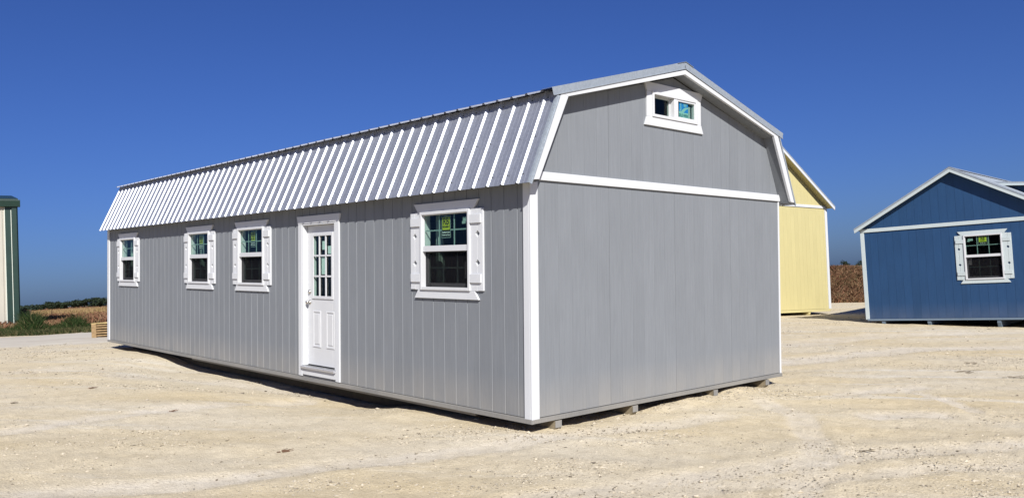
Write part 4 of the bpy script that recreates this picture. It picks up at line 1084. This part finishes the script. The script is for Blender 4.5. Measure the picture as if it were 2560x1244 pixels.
tl = [(52, 8.5, 'small dark tree closest to the metal warehouse on the left horizon'), (66, 9.5, 'low tree second from the metal warehouse on the horizon'), (82, 10, 'pointed dark tree on the left horizon'), (93, 10, 'twin peaked dark tree at the left horizon gap'), (106, 9, 'round small tree in the dip of the tree line'),
      (124, 15, 'broad dark tree right behind the dry stalk'), (137, 15, 'rounded dark tree just right of the dry stalk'), (151, 13, 'low spreading tree in the middle of the tree line'), (165, 13, 'dark bush like tree in the middle of the tree line'), (181, 16, 'wide dark tree before the tallest stretch'),
      (197, 16, 'round topped dark tree in the tall stretch'), (214, 18, 'bushy dark tree third from the barn corner'), (230, 20, 'tall dark tree second from the barn corner'), (248, 19, 'dark full tree beside the barn corner'), (265, 19, 'dark tree partly hidden by the barn corner'), (284, 18, None)]
for k, (u, hp, lb) in enumerate(tl):
    if lb is None: continue
    Z = 430 + 25 * math.sin(k * 2.3); hv = 774.5 - .0525 * u
    p = at_px(u, hv, Z); g_ = .42
    hgt = hp * 1.12 * Z / 2057 + (CAMP.z - g_)
    make_tree('tree', (p.x, p.y, g_), hgt, 5.6 if hp > 11 else 3.6, lb, 'trees along the far field edge', M['crownf'] if k < 3 else M['crown'], 100 + k, 1100, .34)
for u, hp, wd, lb in ((2114, 15, 1.9, 'small dark round tree on the bank top between yellow and blue sheds'), (2156, 12, 2.2, 'dark tree on the bank top half hidden by the blue shed')):
    Z = 150; p = at_px(u, 667, Z); hv = 774.5 - .0525 * u
    make_tree('tree', (p.x, p.y, 1.25), hp * Z / 2057 + .2, wd, lb, 'trees on the bank', M['crown'], 300 + u, 500, .10)

# ------------------------------------------------------------------ rocks and twigs
def ground_at(u, v):
    d = RW.transposed() @ Vector(((u - 1280) / 2056.7, (v - 622) / 2056.7, 1)); z = -.3
    for _ in range(12):
        t = (z - CAMP.z) / d.z; q = CAMP + d * t; z = gz(q.x, q.y)
    return Vector((q.x, q.y, z))
def rock(u, v, s, label, seed, mat):
    r = random.Random(seed); bm = bmesh.new(); bmesh.ops.create_icosphere(bm, subdivisions=2, radius=1)
    for vv in bm.verts:
        f = 1 + r.uniform(-.16, .16); vv.co = Vector((vv.co.x * 1.3 * f, vv.co.y * .9 * f, vv.co.z * .6 * f)) * s
    me = D.meshes.new('rock'); bm.to_mesh(me); bm.free(); me.materials.append(mat); o = D.objects.new('rock', me); link(o)
    q = ground_at(u, v); o.location = q + Vector((0, 0, s * .3)); o.rotation_euler = (0, 0, r.uniform(0, 6)); tag(o, label, 'rock', 'loose rocks on the yard')
rock(1751, 1168, .018, 'pale rock in front of the barn end, farthest of the three', 1, M['stone'])
rock(1752, 1204, .019, 'pale flat rock in front of the barn end, middle of the three', 2, M['stone'])
rock(1740, 1240, .017, 'pale rock cut by the bottom edge of the photo', 3, M['stone'])
def twig(u, v, ln, label, seed, ang, mat=None):
    r = random.Random(seed); mb = MB()
    for k in range(5):
        a = ang + r.uniform(-.6, .6); mb.cyl((r.uniform(-.3, .3) * ln, r.uniform(-.15, .15) * ln, .006), (math.cos(a), math.sin(a), r.uniform(0, .25)), .004, ln * r.uniform(.4, .8), 5, .0015)
    for k in range(4):
        x, y = r.uniform(-.4, .4) * ln, r.uniform(-.3, .3) * ln; s = ln * .12
        mb.prism([(x, y), (x + s, y + s * .5), (x + s * 1.6, y + s * 1.3), (x + s * .3, y + s)], 2, .006, .012)
    o = mb.build('dry_twig', mat or M['tan_dark']); o.location = ground_at(u, v); tag(o, label, 'twig', 'dead twigs lying on the yard')
tw = math.atan2(R2.y, R2.x)
twig(430, 1027, .10, 'small reddish dead twig left of the barn', 5, tw)
twig(702, 1126, .16, 'curled brown dead twig below the barn door', 6, tw + .4)
twig(226, 968, .16, 'brown dead twig beside the gravel streak at left', 7, tw + .3)
twig(30, 1008, .16, 'dark twig near the left edge of the photo', 8, tw, M['stone_dark'])
twig(2402, 930, .45, 'thin dark stick lying right of the barn', 9, tw - .05, M['stone_dark'])
twig(2530, 944, .30, 'short dark stick near the right edge of the photo', 10, tw - .2, M['stone_dark'])
twig(2160, 1128, .14, 'brown stick in the gravel ring at right', 11, tw - .8, M['stone_dark'])
twig(2420, 909, .26, 'branched twig on the gravel below the blue shed', 12, tw - .5, M['stone_dark'])
print('objects', len(D.objects))
